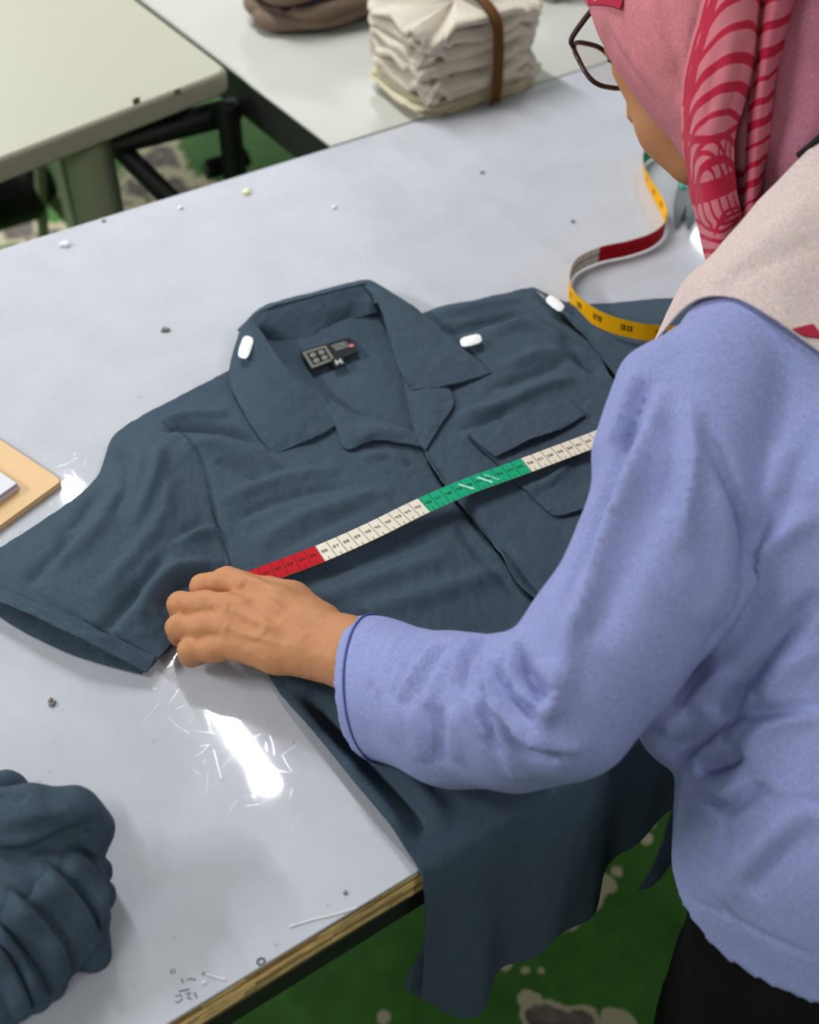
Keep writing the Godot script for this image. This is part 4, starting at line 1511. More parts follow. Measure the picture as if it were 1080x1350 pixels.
# ---------------------------------------------------------------- tape
func build_tape() -> void:
	var path := [[296, 778, 0.016, 0], [345, 759, 0.022, 0], [422, 730, 0.0255, 0], [490, 700, 0.026, 0], [553, 669, 0.026, 0], [615, 642, 0.028, 0], [676, 620, 0.028, 0], [735, 598, 0.0295, 0], [793, 576, 0.029, 0], [850, 552, 0.030, 0], [905, 528, 0.034, 0.1], [948, 492, 0.042, 0.5], [935, 452, 0.040, 1],
		[890, 441, 0.036, 1], [845, 437, 0.035, 1], [800, 425, 0.033, 1], [766, 405, 0.026, 1], [751, 383, 0.013, 1], [758, 353, 0.0115, 1], [790, 336, 0.0115, 1], [830, 327, 0.0115, 1], [862, 315, 0.0115, 1], [878, 297, 0.0115, 1], [874, 274, 0.0115, 1], [861, 251, 0.0115, 0.9], [850, 228, 0.0115, 0.85], [850, 208, 0.0115, 0.9], [866, 199, 0.0115, 1], [892, 212, 0.0115, 1], [920, 232, 0.0115, 1]]
	var ctl := PackedVector3Array()
	for q in path: ctl.append(on(q[0], q[1], T + q[2]))
	var per := 14
	var n := (path.size() - 1) * per + 1
	var pts := spline(ctl, n)
	var s := PackedFloat32Array([0.0])
	for i in range(1, n): s.append(s[i - 1] + pts[i].distance_to(pts[i - 1]))
	var s_red := s[2 * per]
	var s_arm := s[9 * per]
	var s_two := s[19 * per]
	var t := thing("measuring_tape", "soft measuring tape with red, white and green bands stretched across the shirt", "measuring tape", on(553, 669, T))
	for face in 2:
		var v := PackedVector3Array()
		var nn := PackedVector3Array()
		var uv := PackedVector2Array()
		var idx := PackedInt32Array()
		for i in n:
			var k := float(i) / per
			var tilt: float = lerpf(path[mini(int(k), path.size() - 1)][3], path[mini(int(k) + 1, path.size() - 1)][3], k - int(k))
			var d := (pts[mini(i + 1, n - 1)] - pts[maxi(i - 1, 0)]).normalized()
			var nrm := Vector3.UP.lerp(d.cross(Vector3.UP).normalized(), tilt).normalized()
			nrm = (nrm - d * nrm.dot(d)).normalized()
			var side := d.cross(nrm)
			var ds := s[i] - s_red + 0.1
			if i > 9 * per:
				var a0 := s_arm - s_red + 0.1
				ds = a0 + (s[i] - s_arm) * (0.8 - a0) / (s_two - s_arm) if i < 19 * per else 0.8 + s[i] - s_two
			var sg := 1.0 if face == 0 else -1.0
			for j in 3:
				v.append(pts[i] + side * (0.0095 * (j - 1)) + nrm * (0.00022 * sg))
				nn.append(nrm * sg)
				uv.append(Vector2(clampf(ds / 1.5 if face == 0 else 1.0 - ds / 1.5, 0.001, 0.999), 0.5 * j))
		for i in n - 1:
			for j in 2:
				var a := i * 3 + j
				if face == 1: idx.append_array([a, a + 1, a + 3, a + 1, a + 4, a + 3])
				else: idx.append_array([a, a + 3, a + 1, a + 1, a + 3, a + 4])
		var o := put("printed_face" if face == 0 else "yellow_face", make_mesh(v, idx, uv, nn), M.tape_print if face == 0 else M.tape_yellow, t)
		if face: o.set_meta("label", "yellow back of the tape with black figures")
	put("tip", box(pts[0], Vector3(0.004, 0.0016, 0.02), 0.0004), M.steel, t)

# ---------------------------------------------------------------- the seamstress
var blouse := Field.new()
var HC: Vector3
var hF: Vector3
var hU: Vector3
var hR: Vector3
var mirror := false

func mx(p: Vector3) -> Vector3:
	return Vector3(1.02 - p.x, p.y, p.z + 0.01) if mirror else p

# a hand whose curled fingers hold the tape flat; given for the left, mirrored for the right
func hand_mesh() -> Array:
	var f := Field.new()
	f.k = 0.008
	f.k2 = 0.0012
	var w := on(455, 859, T + 0.050)
	var el := P(735, 958, 0.735)
	var fore := w.lerp(el, 0.45)
	var B := func(g: int, l: Array):
		for i in l.size() - 1:
			var p: Array = l[i]
			var q: Array = l[i + 1]
			f.bone(mx(on(p[0], p[1], T + p[2])), mx(on(q[0], q[1], T + q[2])), p[3], q[3], g)
	# forearm and wrist, wider than thick
	var across := (on(452, 900, T + 0.05) - on(462, 820, T + 0.05)).normalized()
	for s in [-1.0, 1.0]:
		var o: Vector3 = across * (0.0085 * s)
		f.bone(mx(fore + o), mx(w + o), 0.022, 0.0180, 0)
		f.bone(mx(w + o), mx(on(405, 842 + 14 * s, T + 0.048)), 0.0180, 0.0165, 0)
	# metacarpals
	B.call(0, [[420, 828, 0.046, 0.0160], [370, 797, 0.047, 0.0125], [318, 771, 0.046, 0.0105]])
	B.call(0, [[420, 840, 0.047, 0.0160], [360, 820, 0.048, 0.0135], [298, 800, 0.047, 0.0108]])
	B.call(0, [[420, 855, 0.046, 0.0160], [360, 842, 0.045, 0.0130], [298, 826, 0.043, 0.0102]])
	B.call(0, [[425, 868, 0.044, 0.0150], [365, 864, 0.040, 0.0125], [304, 852, 0.036, 0.0098]])
	# palm side
	B.call(0, [[415, 845, 0.034, 0.0160], [340, 815, 0.028, 0.0140]])
	# thumb root and thumb, tucked under the index finger
	B.call(0, [[425, 822, 0.042, 0.0145], [385, 792, 0.036, 0.0135], [355, 779, 0.031, 0.0115]])
	B.call(1, [[358, 780, 0.031, 0.0112], [318, 772, 0.026, 0.0098], [284, 780, 0.020, 0.0085]])
	# fingers: knuckle, middle joint, end joint, tip
	B.call(2, [[318, 771, 0.046, 0.0105], [300, 766, 0.042, 0.0095], [268, 774, 0.034, 0.0088], [270, 786, 0.018, 0.0080], [300, 792, 0.013, 0.0072]])
	B.call(3, [[298, 800, 0.047, 0.0108], [270, 797, 0.042, 0.0092], [238, 797, 0.034, 0.0086], [240, 806, 0.018, 0.0080], [272, 812, 0.013, 0.0072]])
	B.call(4, [[298, 826, 0.043, 0.0102], [270, 827, 0.038, 0.0090], [236, 827, 0.031, 0.0084], [238, 836, 0.017, 0.0078], [270, 838, 0.012, 0.0070]])
	B.call(5, [[304, 852, 0.036, 0.0098], [282, 855, 0.032, 0.0086], [251, 857, 0.027, 0.0080], [252, 864, 0.016, 0.0072], [280, 862, 0.012, 0.0066]])
	var n := nets(f, 0.0019)
	var fs := []
	if not mirror:
		fs = folds_on(f, [[-3.2, 6, 328, 788, 345, 800, 372, 818], [1.6, 3, 322, 773, 350, 790, 385, 815, 405, 828], [1.4, 3, 300, 800, 340, 818, 380, 835], [1.2, 2.5, 300, 828, 345, 842, 385, 852], [1.8, 5, 311, 768, 320, 772], [1.6, 5, 294, 800, 302, 801], [1.3, 4, 294, 826, 302, 828],
			[1.2, 3.5, 322, 758, 345, 768, 372, 782], [-1.2, 4, 300, 812, 320, 822, 345, 832], [0.9, 2, 330, 845, 345, 835, 352, 822, 345, 812], [0.8, 2, 392, 852, 400, 838, 412, 828], [-0.8, 2, 262, 768, 266, 780], [-0.8, 2, 285, 785, 292, 795], [-0.8, 1.8, 276, 800, 278, 812]])
	return [raise(n[0], n[1], fs, 0.0005, 120.0), n[1]]

func join(parts: Array) -> ArrayMesh:
	var v := PackedVector3Array()
	var idx := PackedInt32Array()
	for p in parts:
		var o := v.size()
		v.append_array(p[0])
		var q: PackedInt32Array = p[1]
		for i in q: idx.append(i + o)
	return make_mesh(v, idx)

func L(f: float, u: float, r: float) -> Vector3: # head space: forward, up, right
	return HC + hF * f + hU * u + hR * r

func head_mesh() -> Array:
	var f := Field.new()
	f.k = 0.022
	f.k2 = 0.006
	f.bone(L(-0.018, 0.03, 0), L(0.022, 0.035, 0), 0.078, 0.068)          # skull
	f.bone(L(0.035, -0.01, 0), L(0.052, -0.06, 0), 0.056, 0.046)          # face
	for s in [-1.0, 1.0]:
		f.bone(L(0.052, -0.035, 0.03 * s), L(0.062, -0.055, 0.022 * s), 0.026, 0.026) # cheeks
		f.bone(L(0.0, -0.06, 0.05 * s), L(0.062, -0.106, 0.016 * s), 0.022, 0.018)    # jaw
		f.bone(L(-0.01, 0.0, 0.074 * s), L(-0.012, -0.035, 0.07 * s), 0.010, 0.007, 1) # ear
		f.bone(L(0.083, 0.002, 0.031 * s), L(0.084, 0.002, 0.033 * s), 0.0115, 0.0115, 1) # eye
		f.bone(L(0.078, 0.022, 0.018 * s), L(0.070, 0.022, 0.048 * s), 0.012, 0.009)  # brow
	f.bone(P(840, 85, 0.94), P(885, 166, 0.935), 0.020, 0.0215)          # cheek turned to the camera
	f.bone(P(885, 166, 0.935), P(915, 208, 0.93), 0.0215, 0.021)
	f.bone(L(0.070, -0.108, 0), L(0.072, -0.105, 0), 0.019, 0.019)        # chin
	f.bone(L(0.092, 0.005, 0), L(0.112, -0.036, 0), 0.008, 0.0105)        # nose
	f.bone(L(0.094, -0.066, -0.016), L(0.094, -0.066, 0.016), 0.0065, 0.0065, 1) # lips
	f.bone(L(0.090, -0.078, -0.012), L(0.090, -0.078, 0.012), 0.0075, 0.0075, 1)
	f.bone(L(-0.02, -0.05, 0), P(1075, 330, 0.90), 0.055, 0.055)          # neck
	var n := nets(f, 0.0036)
	return [n[0], n[1]]

func build_person() -> void:
	var who := thing("person", "woman in a pink patterned headscarf and periwinkle blouse leaning over the cutting table", "person", Vector3(0.53, 0, -0.14))
	var hipL := Vector3(0.455, 0.76, -0.155)
	var hipR := Vector3(0.60, 0.76, -0.125)
	# ---- blouse
	blouse.k = 0.045
	blouse.k2 = 0.006
	var shL := P(950, 515, 0.765)
	var elL := P(740, 924, 0.72)
	var wrL := P(488, 905, 0.855)
	# torso: two columns so that it is wider than deep
	for q in [[0.0, 0], [1.0, 0]]:
		var s: float = q[0]
		var o := Vector3(0.135, 0.0, 0.02) * s
		blouse.bone(Vector3(0.450, 0.70, -0.165) + o, Vector3(0.472, 0.84, -0.195) + o, 0.110, 0.098)
		blouse.bone(Vector3(0.472, 0.84, -0.195) + o, Vector3(0.545, 0.95, -0.315) + o, 0.098, 0.110)
		blouse.bone(Vector3(0.545, 0.95, -0.315) + o, Vector3(0.590, 1.0, -0.390) + o, 0.110, 0.070)
	blouse.bone(shL.lerp(Vector3(0.665, 1.03, -0.43), 0.25), Vector3(0.675, 1.03, -0.43), 0.055, 0.060)
	blouse.bone(Vector3(0.675, 1.03, -0.43), Vector3(0.83, 1.0, -0.42), 0.060, 0.060)
	# cloth of the front hanging below the chest
	blouse.bone(P(985, 850, 0.80), P(918, 935, 0.80), 0.07, 0.043, 3)
	# sleeves
	blouse.kg = {1: 0.014, 2: 0.02, 3: 0.03}
	blouse.bone(shL, P(892, 675, 0.735), 0.050, 0.051, 1)
	blouse.bone(P(892, 675, 0.735), P(862, 762, 0.73), 0.051, 0.052, 1)
	blouse.bone(P(862, 762, 0.73), P(800, 852, 0.72), 0.052, 0.046, 1)
	blouse.bone(P(797, 849, 0.72), elL, 0.0475, 0.045, 1)
	blouse.bone(elL, P(680, 938, 0.75), 0.045, 0.0465, 1)
	blouse.bone(P(680, 938, 0.75), P(600, 935, 0.785), 0.0465, 0.048, 1)
	blouse.bone(P(600, 935, 0.785), wrL, 0.048, 0.0475, 1)
	blouse.bone(wrL, wrL + (wrL - P(600, 930, 0.785)).normalized() * 0.05, 0.0475, 0.0465, 1)
	blouse.bone(P(864, 508, 0.76), P(836, 592, 0.745), 0.026, 0.026, 1)
	mirror = true
	blouse.bone(Vector3(0.83, 1.02, -0.43), Vector3(0.90, 0.90, -0.36), 0.060, 0.055, 2)
	blouse.bone(Vector3(0.90, 0.90, -0.36), mx(on(462, 860, T + 0.05)), 0.052, 0.043, 2)
	mirror = false
	var fd := (wrL - P(600, 930, 0.785)).normalized()
	blouse.holes = [[wrL - fd * 0.05, wrL + fd * 0.10, 0.0385, 0.0395], [Vector3(0.53, 0.60, -0.145), Vector3(0.54, 0.745, -0.145), 0.085, 0.06]]
	var hemL := P(884, 1190, 0.79)
	var hemR := P(1080, 1284, 0.735)
	var hn := (hemR - hemL).cross(Vector3(1.0, 0.0, 0.0)).normalized()
	if hn.y > 0.0: hn = -hn
	var c1 := P(472, 818, 0.862)
	var c2 := P(492, 986, 0.852)
	var c3 := P(439, 893, 0.810)
	var cn := (c1 - c3).cross(c2 - c3).normalized()
	if cn.dot(fd) < 0.0: cn = -cn
	var cuff_c := wrL + fd * ((c3 - wrL).dot(cn) / fd.dot(cn))
	blouse.planes = [[cuff_c, cn, 0.09], [hemL, hn, 0.42]]
	var n := nets(blouse, 0.0034)
	var fs0 := [
		[-1.6, 3.2, 884, 523, 917, 564, 945, 605, 966, 641, 978, 680, 984, 715, 982, 760],
		[3, 5, 690, 838, 672, 868, 668, 900], [-4, 4, 634, 862, 622, 895, 628, 925], [3, 4, 622, 900, 628, 940, 640, 975], [2.5, 5, 700, 965, 735, 985, 775, 985], [-2.5, 6, 770, 820, 745, 880, 738, 930],
		[2.2, 4, 520, 838, 496, 870, 490, 905], [2.5, 5, 560, 840, 530, 876, 518, 912],
		# upper arm
		[7, 8, 872, 505, 860, 560, 835, 620, 805, 690, 780, 755, 757, 830, 740, 900, 730, 945], [-4, 10, 838, 550, 815, 615, 780, 715, 750, 815], [-3.5, 12, 885, 600, 850, 690, 815, 770, 785, 850],
		[4, 6, 842, 487, 824, 530, 808, 585], [-4, 5, 858, 500, 841, 545, 822, 600], [4, 7, 903, 528, 912, 580, 906, 650, 898, 730], [-3, 8, 890, 540, 892, 600, 880, 680],
		[-5, 6, 925, 545, 955, 610, 975, 670, 984, 715, 980, 765, 960, 820, 928, 862], [2.5, 10, 945, 640, 962, 700, 955, 770, 920, 830],
		# elbow
		[-9, 6, 676, 852, 690, 885, 714, 913, 724, 922], [5, 7, 712, 868, 728, 905, 727, 935, 700, 950], [-6, 5.5, 660, 865, 661, 905, 678, 932, 720, 950], [5, 6, 650, 850, 648, 905, 662, 940, 700, 980, 730, 1004],
		[-5, 5, 660, 940, 690, 985, 740, 1002], [4, 6, 651, 945, 669, 990, 690, 1030], [-4, 5, 640, 900, 645, 950, 662, 995], [-3, 4.5, 648, 838, 624, 862, 611, 890, 614, 918], [4, 4.5, 634, 840, 607, 868, 600, 900],
		[3.5, 5, 580, 848, 547, 888, 528, 925], [-1.3, 4, 598, 846, 566, 884, 548, 920], [3, 5, 600, 858, 574, 902, 560, 935], [2.5, 5, 540, 832, 512, 862, 505, 920], [-1.2, 4, 552, 838, 526, 870, 516, 930], [3, 7, 597, 930, 600, 965, 601, 1005],
		[-2.5, 8, 575, 930, 580, 970, 582, 1010], [3, 8, 540, 925, 550, 970, 556, 1005], [2, 8, 500, 880, 510, 930, 520, 980],
		# back and side
		[-7, 7, 1085, 780, 1030, 838, 975, 898, 930, 940], [6, 10, 1080, 674, 1025, 712, 985, 760, 950, 830], [-7, 7, 973, 907, 936, 956, 880, 1000], [5, 8, 960, 880, 915, 930, 870, 965],
		[-5, 5, 951, 985, 953, 955, 975, 941, 1030, 938, 1085, 930], [4, 7, 978, 998, 1005, 965, 1040, 948, 1085, 942], [-10, 6, 915, 1018, 945, 1006, 975, 992], [-5, 5, 902, 1022, 925, 1048, 955, 1066, 990, 1045, 1002, 1034], [3, 7, 915, 1030, 950, 1045, 985, 1025],
		[-2, 4, 957, 1066, 957, 1115, 946, 1160, 952, 1195, 956, 1212], [5, 13, 1075, 1060, 1010, 1110, 965, 1160, 950, 1195], [-4, 10, 1085, 1085, 1030, 1130, 990, 1180], [-2, 3, 1010, 1054, 1045, 1056, 1085, 1056], [-2, 3, 1000, 1030, 1010, 1045, 1016, 1054],
		[3, 9, 1085, 850, 1040, 880, 1000, 920], [-3, 9, 1080, 560, 1040, 650, 1000, 720], [3, 10, 1035, 580, 1020, 650, 1000, 700],
		[-1.2, 2.5, 905, 1180, 960, 1208, 1010, 1234, 1085, 1264]]
	for q in fs0:
		q[0] *= 1.45
		q[1] *= 0.8
	var fs := folds_on(blouse, fs0)
	var v := raise(n[0], n[1], fs, 0.0009, 14.0)
	put("blouse", make_mesh(v, n[1]), M.blouse, who).set_meta("label", "long-sleeved periwinkle blue blouse")
	# stitched cuff line
	var ca := cn.cross(Vector3.UP).normalized()
	var cb := cn.cross(ca)
	var st := PackedVector3Array()
	var ids := blouse.all()
	for k in 65:
		var a := TAU * k / 64.0
		var d := ca * cos(a) + cb * sin(a)
		var o := cuff_c - fd * 0.0115
		var r := 0.10
		for q in 60:
			var x := blouse.at(o + d * r, ids)
			if x < 0.0003: break
			r -= maxf(0.0004, x * 0.7)
		var p := o + d * r
		st.append(p + d * (fold_height(p, fs) + 0.0006))
	put("cuff_stitching", tube(st, PackedFloat32Array([0.0008]), 6), M.stitch, who)
	# ---- body under the clothes: one skin mesh
	var bf := Field.new()
	bf.k = 0.03
	bf.bone(hipL, hipR, 0.068, 0.068)
	bf.bone(hipL.lerp(hipR, 0.5), Vector3(0.535, 0.86, -0.20), 0.07, 0.07)
	bf.bone(Vector3(0.545, 0.86, -0.20), Vector3(0.61, 0.97, -0.33), 0.075, 0.085)
	bf.bone(Vector3(0.61, 0.97, -0.33), P(1075, 380, 0.86), 0.085, 0.045)
	bf.bone(P(1075, 380, 0.86), P(1040, 230, 0.92), 0.045, 0.045)
	bf.bone(shL.lerp(Vector3(0.665, 1.04, -0.43), 0.2), Vector3(0.80, 1.01, -0.42), 0.04, 0.04)
	bf.bone(shL.lerp(Vector3(0.665, 1.04, -0.43), 0.2), P(760, 905, 0.725), 0.04, 0.032)
	bf.bone(P(760, 905, 0.725), P(570, 925, 0.81), 0.030, 0.022)
	bf.bone(Vector3(0.80, 1.01, -0.42), Vector3(0.895, 0.90, -0.36), 0.04, 0.032)
	mirror = true
	bf.bone(Vector3(0.895, 0.90, -0.36), mx(on(470, 860, T + 0.05)), 0.032, 0.022)
	mirror = false
	bf.bone(hipL, Vector3(0.44, 0.42, -0.15), 0.068, 0.05)
	bf.bone(hipR, Vector3(0.62, 0.42, -0.13), 0.068, 0.05)
	bf.bone(Vector3(0.44, 0.42, -0.15), Vector3(0.44, 0.08, -0.10), 0.05, 0.032)
	bf.bone(Vector3(0.62, 0.42, -0.13), Vector3(0.63, 0.08, -0.08), 0.05, 0.032)
	bf.bone(Vector3(0.44, 0.05, -0.10), Vector3(0.42, 0.03, -0.22), 0.035, 0.028)
	bf.bone(Vector3(0.63, 0.05, -0.08), Vector3(0.64, 0.03, -0.20), 0.035, 0.028)
	var bn := nets(bf, 0.009)
	var parts := [[bn[0], bn[1]], head_mesh(), hand_mesh()]
	mirror = true
	parts.append(hand_mesh())
	# a mirrored hand is turned inside out: swap its winding
	mirror = false
	put("body", join(parts), M.skin, who)
	# ---- trousers
	var tf := Field.new()
	tf.k = 0.03
	tf.k2 = 0.01
	tf.bone(hipL + Vector3(0.01, 0.05, 0.0), hipR + Vector3(-0.01, 0.05, 0), 0.08, 0.08)
	tf.bone(hipL, hipR, 0.088, 0.088)
	tf.bone(hipL + Vector3(-0.016, -0.03, 0), Vector3(0.420, 0.42, -0.14), 0.092, 0.092, 1)
	tf.bone(Vector3(0.420, 0.42, -0.14), Vector3(0.43, 0.09, -0.10), 0.092, 0.08, 1)
	tf.bone(hipR, Vector3(0.62, 0.42, -0.12), 0.098, 0.088, 2)
	tf.bone(Vector3(0.62, 0.42, -0.12), Vector3(0.63, 0.09, -0.08), 0.088, 0.08, 2)
	tf.planes = [[Vector3(0.54, 0.05, -0.1), Vector3.DOWN, 0.4]]
	var tn := nets(tf, 0.010)
	put("trousers", make_mesh(raise(tn[0], tn[1], [], 0.006, 9.0), tn[1]), M.trousers, who).set_meta("label", "black loose trousers")
	for k in 2:
		var sf := Field.new()
		sf.k = 0.02
		var b := Vector3(0.44, 0.035, -0.09) if k == 0 else Vector3(0.63, 0.035, -0.07)
		sf.bone(b, b + Vector3(-0.02, -0.002, -0.15), 0.042, 0.036)
		sf.bone(b, b + Vector3(0, 0.04, 0.0), 0.042, 0.042)
		sf.planes = [[Vector3(b.x, 0.002, b.z), Vector3.DOWN, 0.3]]
		var sn := nets(sf, 0.007)
		put("shoe", make_mesh(sn[0], sn[1]), M.black, who)
	build_scarf(who)
	build_glasses(who)

func depth_on(f: Field, px: float, py: float, off: float, other: float) -> Vector3:
	var d := hit(f, px, py)
	return P(px, py, d - off if d > 0.0 else other)

func scarf_sheet(called: String, rows: Array, nu: int, nv: int, m: Material, who: Node3D, folds := [], small := 0.0015) -> MeshInstance3D:
	var net := []
	for r in rows:
		var l := []
		for q in r: l.append(q if q is Vector3 else P(q[0], q[1], q[2]))
		net.append(l)
	var g := net_surface(net, nu, nv)
	var n := grid_normals(g, nu, nv)
	var fs := []
	for f in folds:
		var pts := PackedVector3Array()
		var i := 2
		while i < f.size():
			# nearest grid point along that line of sight
			var r := ray(f[i], f[i + 1]).normalized()
			var best := 1e9
			var bp := Vector3.ZERO
			for p in g:
				var e := p - EYE
				var d := (e - r * e.dot(r)).length_squared()
				if d < best:
					best = d
					bp = p
			pts.append(bp)
			i += 2
		fs.append(fold(spline(pts, pts.size() * 3), f[0] * 0.001, f[1] * 0.001))
	for i in g.size():
		var sgn := 1.0 if n[i].dot(EYE - g[i]) > 0.0 else -1.0
		g[i] += n[i] * sgn * (fold_height(g[i], fs) + small * wob.get_noise_3dv(g[i] * 22.0))
	return put(called, sheet(g, nu, nv, 0.0014), m, who)

func build_scarf(who: Node3D) -> void:
	# crown, back of the head and neck
	var f := Field.new()
	f.k = 0.05
	f.bone(L(-0.030, 0.035, 0.0), L(0.014, 0.048, 0.0), 0.089, 0.082)
	f.bone(L(-0.035, 0.02, 0.0), P(1100, 250, 0.92), 0.085, 0.075)
	f.bone(P(1100, 250, 0.92), P(1130, 400, 0.885), 0.075, 0.085)
	f.bone(P(1130, 400, 0.885), Vector3(0.665, 1.04, -0.44), 0.085, 0.08)
	var n := nets(f, 0.0055)
	put("scarf_crown", make_mesh(raise(n[0], n[1], [], 0.003, 18.0), n[1]), M.pink, who)
	# smooth panel beside the face
	var a := scarf_sheet("scarf_side", [
		[[800, -300, 0.99], [840, -310, 0.95], [900, -320, 0.92], [970, -320, 0.91], [1050, -310, 0.92]],
		[[768, -170, 0.97], [806, -170, 0.895], [880, -170, 0.855], [960, -170, 0.84], [1050, -170, 0.84]],
		[[768, -60, 0.965], [806, -60, 0.885], [880, -60, 0.845], [960, -60, 0.83], [1050, -60, 0.83]],
		[[773, 0, 0.955], [812, 4, 0.878], [870, 8, 0.84], [940, 4, 0.822], [1030, 0, 0.822]],
		[[801, 68, 0.935], [832, 74, 0.868], [875, 76, 0.838], [930, 72, 0.822], [1015, 70, 0.822]],
		[[841, 130, 0.915], [860, 134, 0.862], [890, 136, 0.838], [930, 135, 0.822], [1010, 132, 0.822]],
		[[876, 172, 0.905], [888, 178, 0.862], [905, 182, 0.842], [935, 182, 0.828], [1000, 180, 0.825]],
		[[901, 204, 0.90], [906, 212, 0.872], [918, 220, 0.85], [940, 222, 0.835], [990, 222, 0.83]]], 60, 70, M.pink, who,
		[[-3, 5, 868, 0, 885, 50, 897, 95, 906, 125], [3, 7, 855, 0, 872, 55, 885, 100], [-1.5, 5, 800, 30, 850, 110, 895, 185], [1.5, 8, 815, 40, 862, 115]])
	a.set_meta("label", "plain pink scarf panel beside the cheek")
	# printed folded strip hanging past the jaw
	var b := scarf_sheet("scarf_strip", [
		[[960, -230, 0.90], [990, -235, 0.90], [1020, -240, 0.90], [1040, -240, 0.90]],
		[[944, -80, 0.815], [970, -80, 0.800], [1000, -80, 0.800], [1018, -80, 0.812]],
		[[926, 0, 0.815], [955, 0, 0.797], [988, 0, 0.796], [1006, 0, 0.810]],
		[[904, 95, 0.825], [934, 96, 0.798], [972, 96, 0.795], [998, 92, 0.810]],
		[[900, 172, 0.835], [922, 174, 0.803], [950, 174, 0.800], [971, 170, 0.812]],
		[[909, 242, 0.838], [928, 244, 0.806], [950, 242, 0.803], [969, 238, 0.815]],
		[[922, 306, 0.836], [940, 300, 0.806], [960, 290, 0.803], [976, 280, 0.812]],
		[[938, 372, 0.830], [952, 358, 0.806], [972, 338, 0.803], [988, 318, 0.812]]], 46, 90, M.scarf_print, who,
		[[2, 5, 965, 20, 958, 100, 938, 180], [-2, 5, 948, 60, 935, 140, 925, 220], [-2.5, 5, 985, 40, 975, 110, 958, 165]])
	b.set_meta("label", "pink strip of the scarf with a red leaf line print")
	# narrow rolled fold beside it
	scarf_sheet("scarf_fold", [
		[[1030, -235, 0.90], [1042, -238, 0.90], [1056, -240, 0.90], [1070, -240, 0.90]],
		[[1018, -80, 0.815], [1030, -80, 0.795], [1046, -80, 0.793], [1060, -80, 0.81]],
		[[1004, 0, 0.815], [1016, 0, 0.793], [1032, 0, 0.792], [1046, 0, 0.81]],
		[[993, 95, 0.818], [1003, 95, 0.796], [1014, 95, 0.795], [1024, 92, 0.812]],
		[[985, 172, 0.822], [995, 174, 0.800], [1006, 172, 0.800], [1014, 170, 0.815]],
		[[982, 242, 0.824], [989, 244, 0.804], [998, 242, 0.803], [1006, 238, 0.818]],
		[[980, 312, 0.824], [987, 308, 0.806], [996, 300, 0.804], [1006, 290, 0.815]]], 20, 70, M.stripe_print, who)
	# dark red printed depth between strip and roll
	scarf_sheet("scarf_inner_fold", [
		[[990, -80, 0.828], [1030, -80, 0.828]], [[985, 0, 0.828], [1020, 0, 0.828]], [[970, 95, 0.832], [1010, 95, 0.832]], [[955, 172, 0.834], [1004, 172, 0.834]], [[952, 242, 0.836], [1000, 242, 0.836]], [[960, 320, 0.836], [1004, 310, 0.836]]], 12, 50, M.stripe_print, who)
	# plain side at the back of the neck
	var d := scarf_sheet("scarf_back", [
		[[1050, -260, 0.91], [1110, -260, 0.90], [1180, -250, 0.92], [1260, -240, 0.96]],
		[[1040, -120, 0.822], [1100, -120, 0.808], [1180, -120, 0.830], [1270, -120, 0.89]],
		[[1034, 0, 0.820], [1080, 0, 0.796], [1160, 0, 0.812], [1265, 0, 0.875]],
		[[1022, 90, 0.820], [1062, 90, 0.796], [1140, 90, 0.80], [1250, 90, 0.85]],
		[[1010, 165, 0.824], [1045, 165, 0.800], [1110, 165, 0.795], [1230, 165, 0.83]],
		[[1003, 240, 0.826], [1030, 235, 0.806], [1080, 225, 0.797], [1220, 210, 0.82]],
		[[998, 310, 0.826], [1030, 300, 0.812], [1080, 280, 0.805], [1220, 260, 0.82]]], 50, 60, M.mauve, who,
		[[2.5, 8, 1045, 0, 1030, 90, 1016, 170, 1008, 230], [-2, 9, 1075, 20, 1050, 110, 1030, 190]])
	d.set_meta("label", "plain mauve pink back of the scarf")
	# pale cape over the shoulder
	var c := []
	c.append([P(900, 372, 0.86), P(934, 342, 0.80), P(966, 306, 0.785), P(1008, 258, 0.775), P(1080, 184, 0.77), P(1200, 70, 0.78), P(1330, -20, 0.82)])
	c.append([P(882, 410, 0.86), P(915, 372, 0.788), P(962, 345, 0.762), P(1020, 312, 0.745), P(1090, 285, 0.738), P(1200, 230, 0.745), P(1330, 170, 0.79)])
	var low := []
	low.append(P(862, 452, 0.865))
	low.append(depth_on(blouse, 912, 398, 0.005, 0.78))
	for q in [[966, 391], [1020, 418], [1082, 462], [1190, 530], [1320, 570]]:
		low.append(depth_on(blouse, q[0], q[1], 0.004, 0.74))
	c.append(low)
	var cape := scarf_sheet("scarf_cape", c, 90, 50, M.peach, who, [[2, 10, 940, 370, 1000, 320, 1070, 270], [-1.5, 8, 960, 375, 1020, 345, 1080, 320]], 0.001)
	cape.set_meta("label", "pale peach end of the scarf over the shoulder")
	# its rolled hem and the red print at its corner
	var hem := PackedVector3Array()
	for q in low: hem.append(q - (q - EYE).normalized() * 0.0006)
	put("scarf_hem", tube(spline(hem, 60), PackedFloat32Array([0.0011]), 6), M.peach, who)
	var g := []
	g.append([depth_on(blouse, 1046, 434, 0.0065, 0.73), depth_on(blouse, 1090, 426, 0.009, 0.73), depth_on(blouse, 1140, 440, 0.009, 0.73)])
	g.append([depth_on(blouse, 1062, 443, 0.0062, 0.73), depth_on(blouse, 1092, 448, 0.0075, 0.73), depth_on(blouse, 1140, 462, 0.0075, 0.73)])
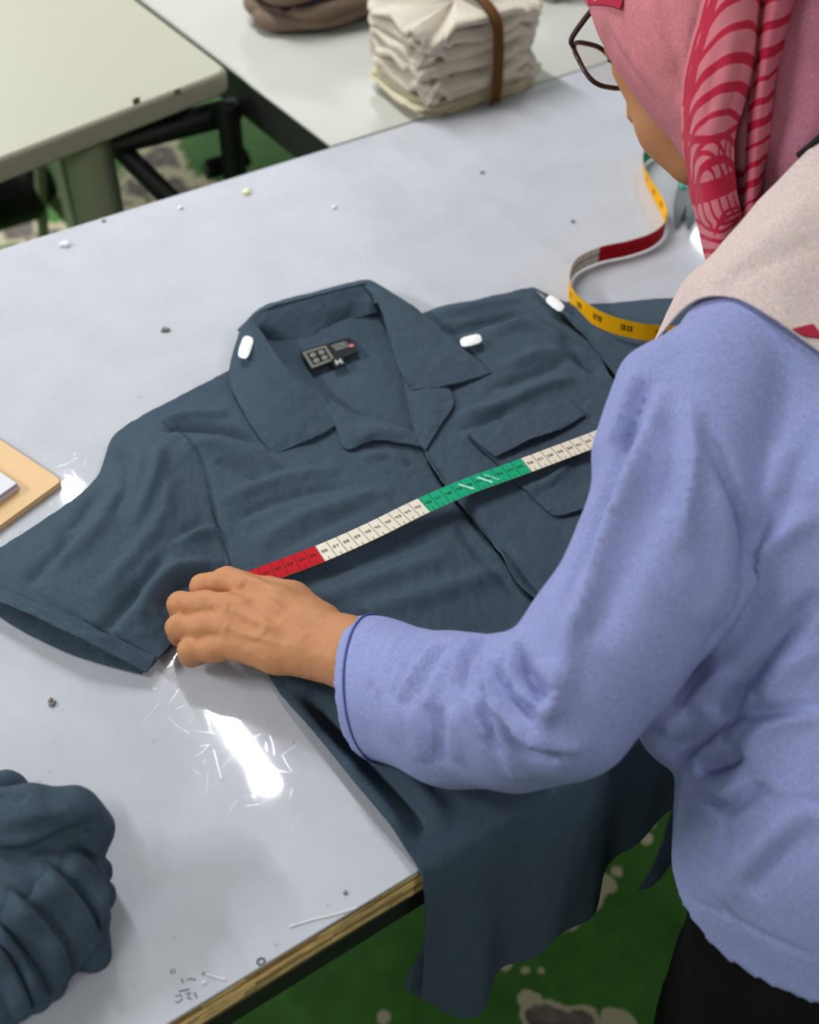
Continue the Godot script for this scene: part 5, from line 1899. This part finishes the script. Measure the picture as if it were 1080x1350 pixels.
	scarf_sheet("scarf_print_patch", g, 12, 6, M.print_red, who, [], 0.0)
	# dark neckband glimpsed under the scarf
	put("neckband", tube(spline(PackedVector3Array([P(1052, 206, 0.776), P(1072, 190, 0.770), P(1100, 165, 0.768), P(1160, 112, 0.77)]), 20), PackedFloat32Array([0.0025]), 8), M.dark_cloth, who)
	# small red print by the brow
	scarf_sheet("scarf_print_patch", [[[774, -6, 0.955], [800, -6, 0.892], [822, -4, 0.866]], [[776, 6, 0.949], [802, 7, 0.887], [818, 12, 0.866]]], 10, 6, M.print_red, who, [], 0.0)

func build_glasses(who: Node3D) -> void:
	var g := Node3D.new()
	g.name = "eyeglasses"
	g.set_meta("label", "dark brown framed eyeglasses")
	who.add_child(g, true)
	for s in [-1.0, 1.0]:
		var pts := PackedVector3Array()
		var lens := PackedVector3Array()
		for k in 41:
			var a := TAU * k / 40.0
			var x := signf(cos(a)) * pow(absf(cos(a)), 0.6) * 0.0265
			var y := signf(sin(a)) * pow(absf(sin(a)), 0.6) * 0.0235 - 0.006
			var r: float = s * (0.036 + x)
			pts.append(L(0.107 - absf(r) * 0.05, y + 0.012 + r * 0.1, r))
		put("rim", tube(pts, PackedFloat32Array([0.0021]), 8), M.specs, g)
		var v := PackedVector3Array([L(0.107 - 0.036 * 0.05, 0.006 + s * 0.0036, s * 0.036)])
		var idx := PackedInt32Array()
		for k in 40:
			v.append(pts[k])
			idx.append_array([0, 1 + k, 1 + (k + 1) % 40])
		put("lens", make_mesh(v, idx), M.glass, g)
		var tp := PackedVector3Array([L(0.104, 0.022 + s * 0.006, s * 0.0605), L(0.094, 0.022 + s * 0.005, s * 0.070), L(0.05, 0.014, s * 0.078), L(-0.01, 0.008, s * 0.082), L(-0.03, -0.02, s * 0.08)])
		put("temple_arm", tube(spline(tp, 20), PackedFloat32Array([0.0024]), 8), M.specs, g)
	put("bridge", tube(spline(PackedVector3Array([L(0.107, 0.015, -0.012), L(0.110, 0.018, 0), L(0.107, 0.018, 0.012)]), 10), PackedFloat32Array([0.002]), 8), M.specs, g)
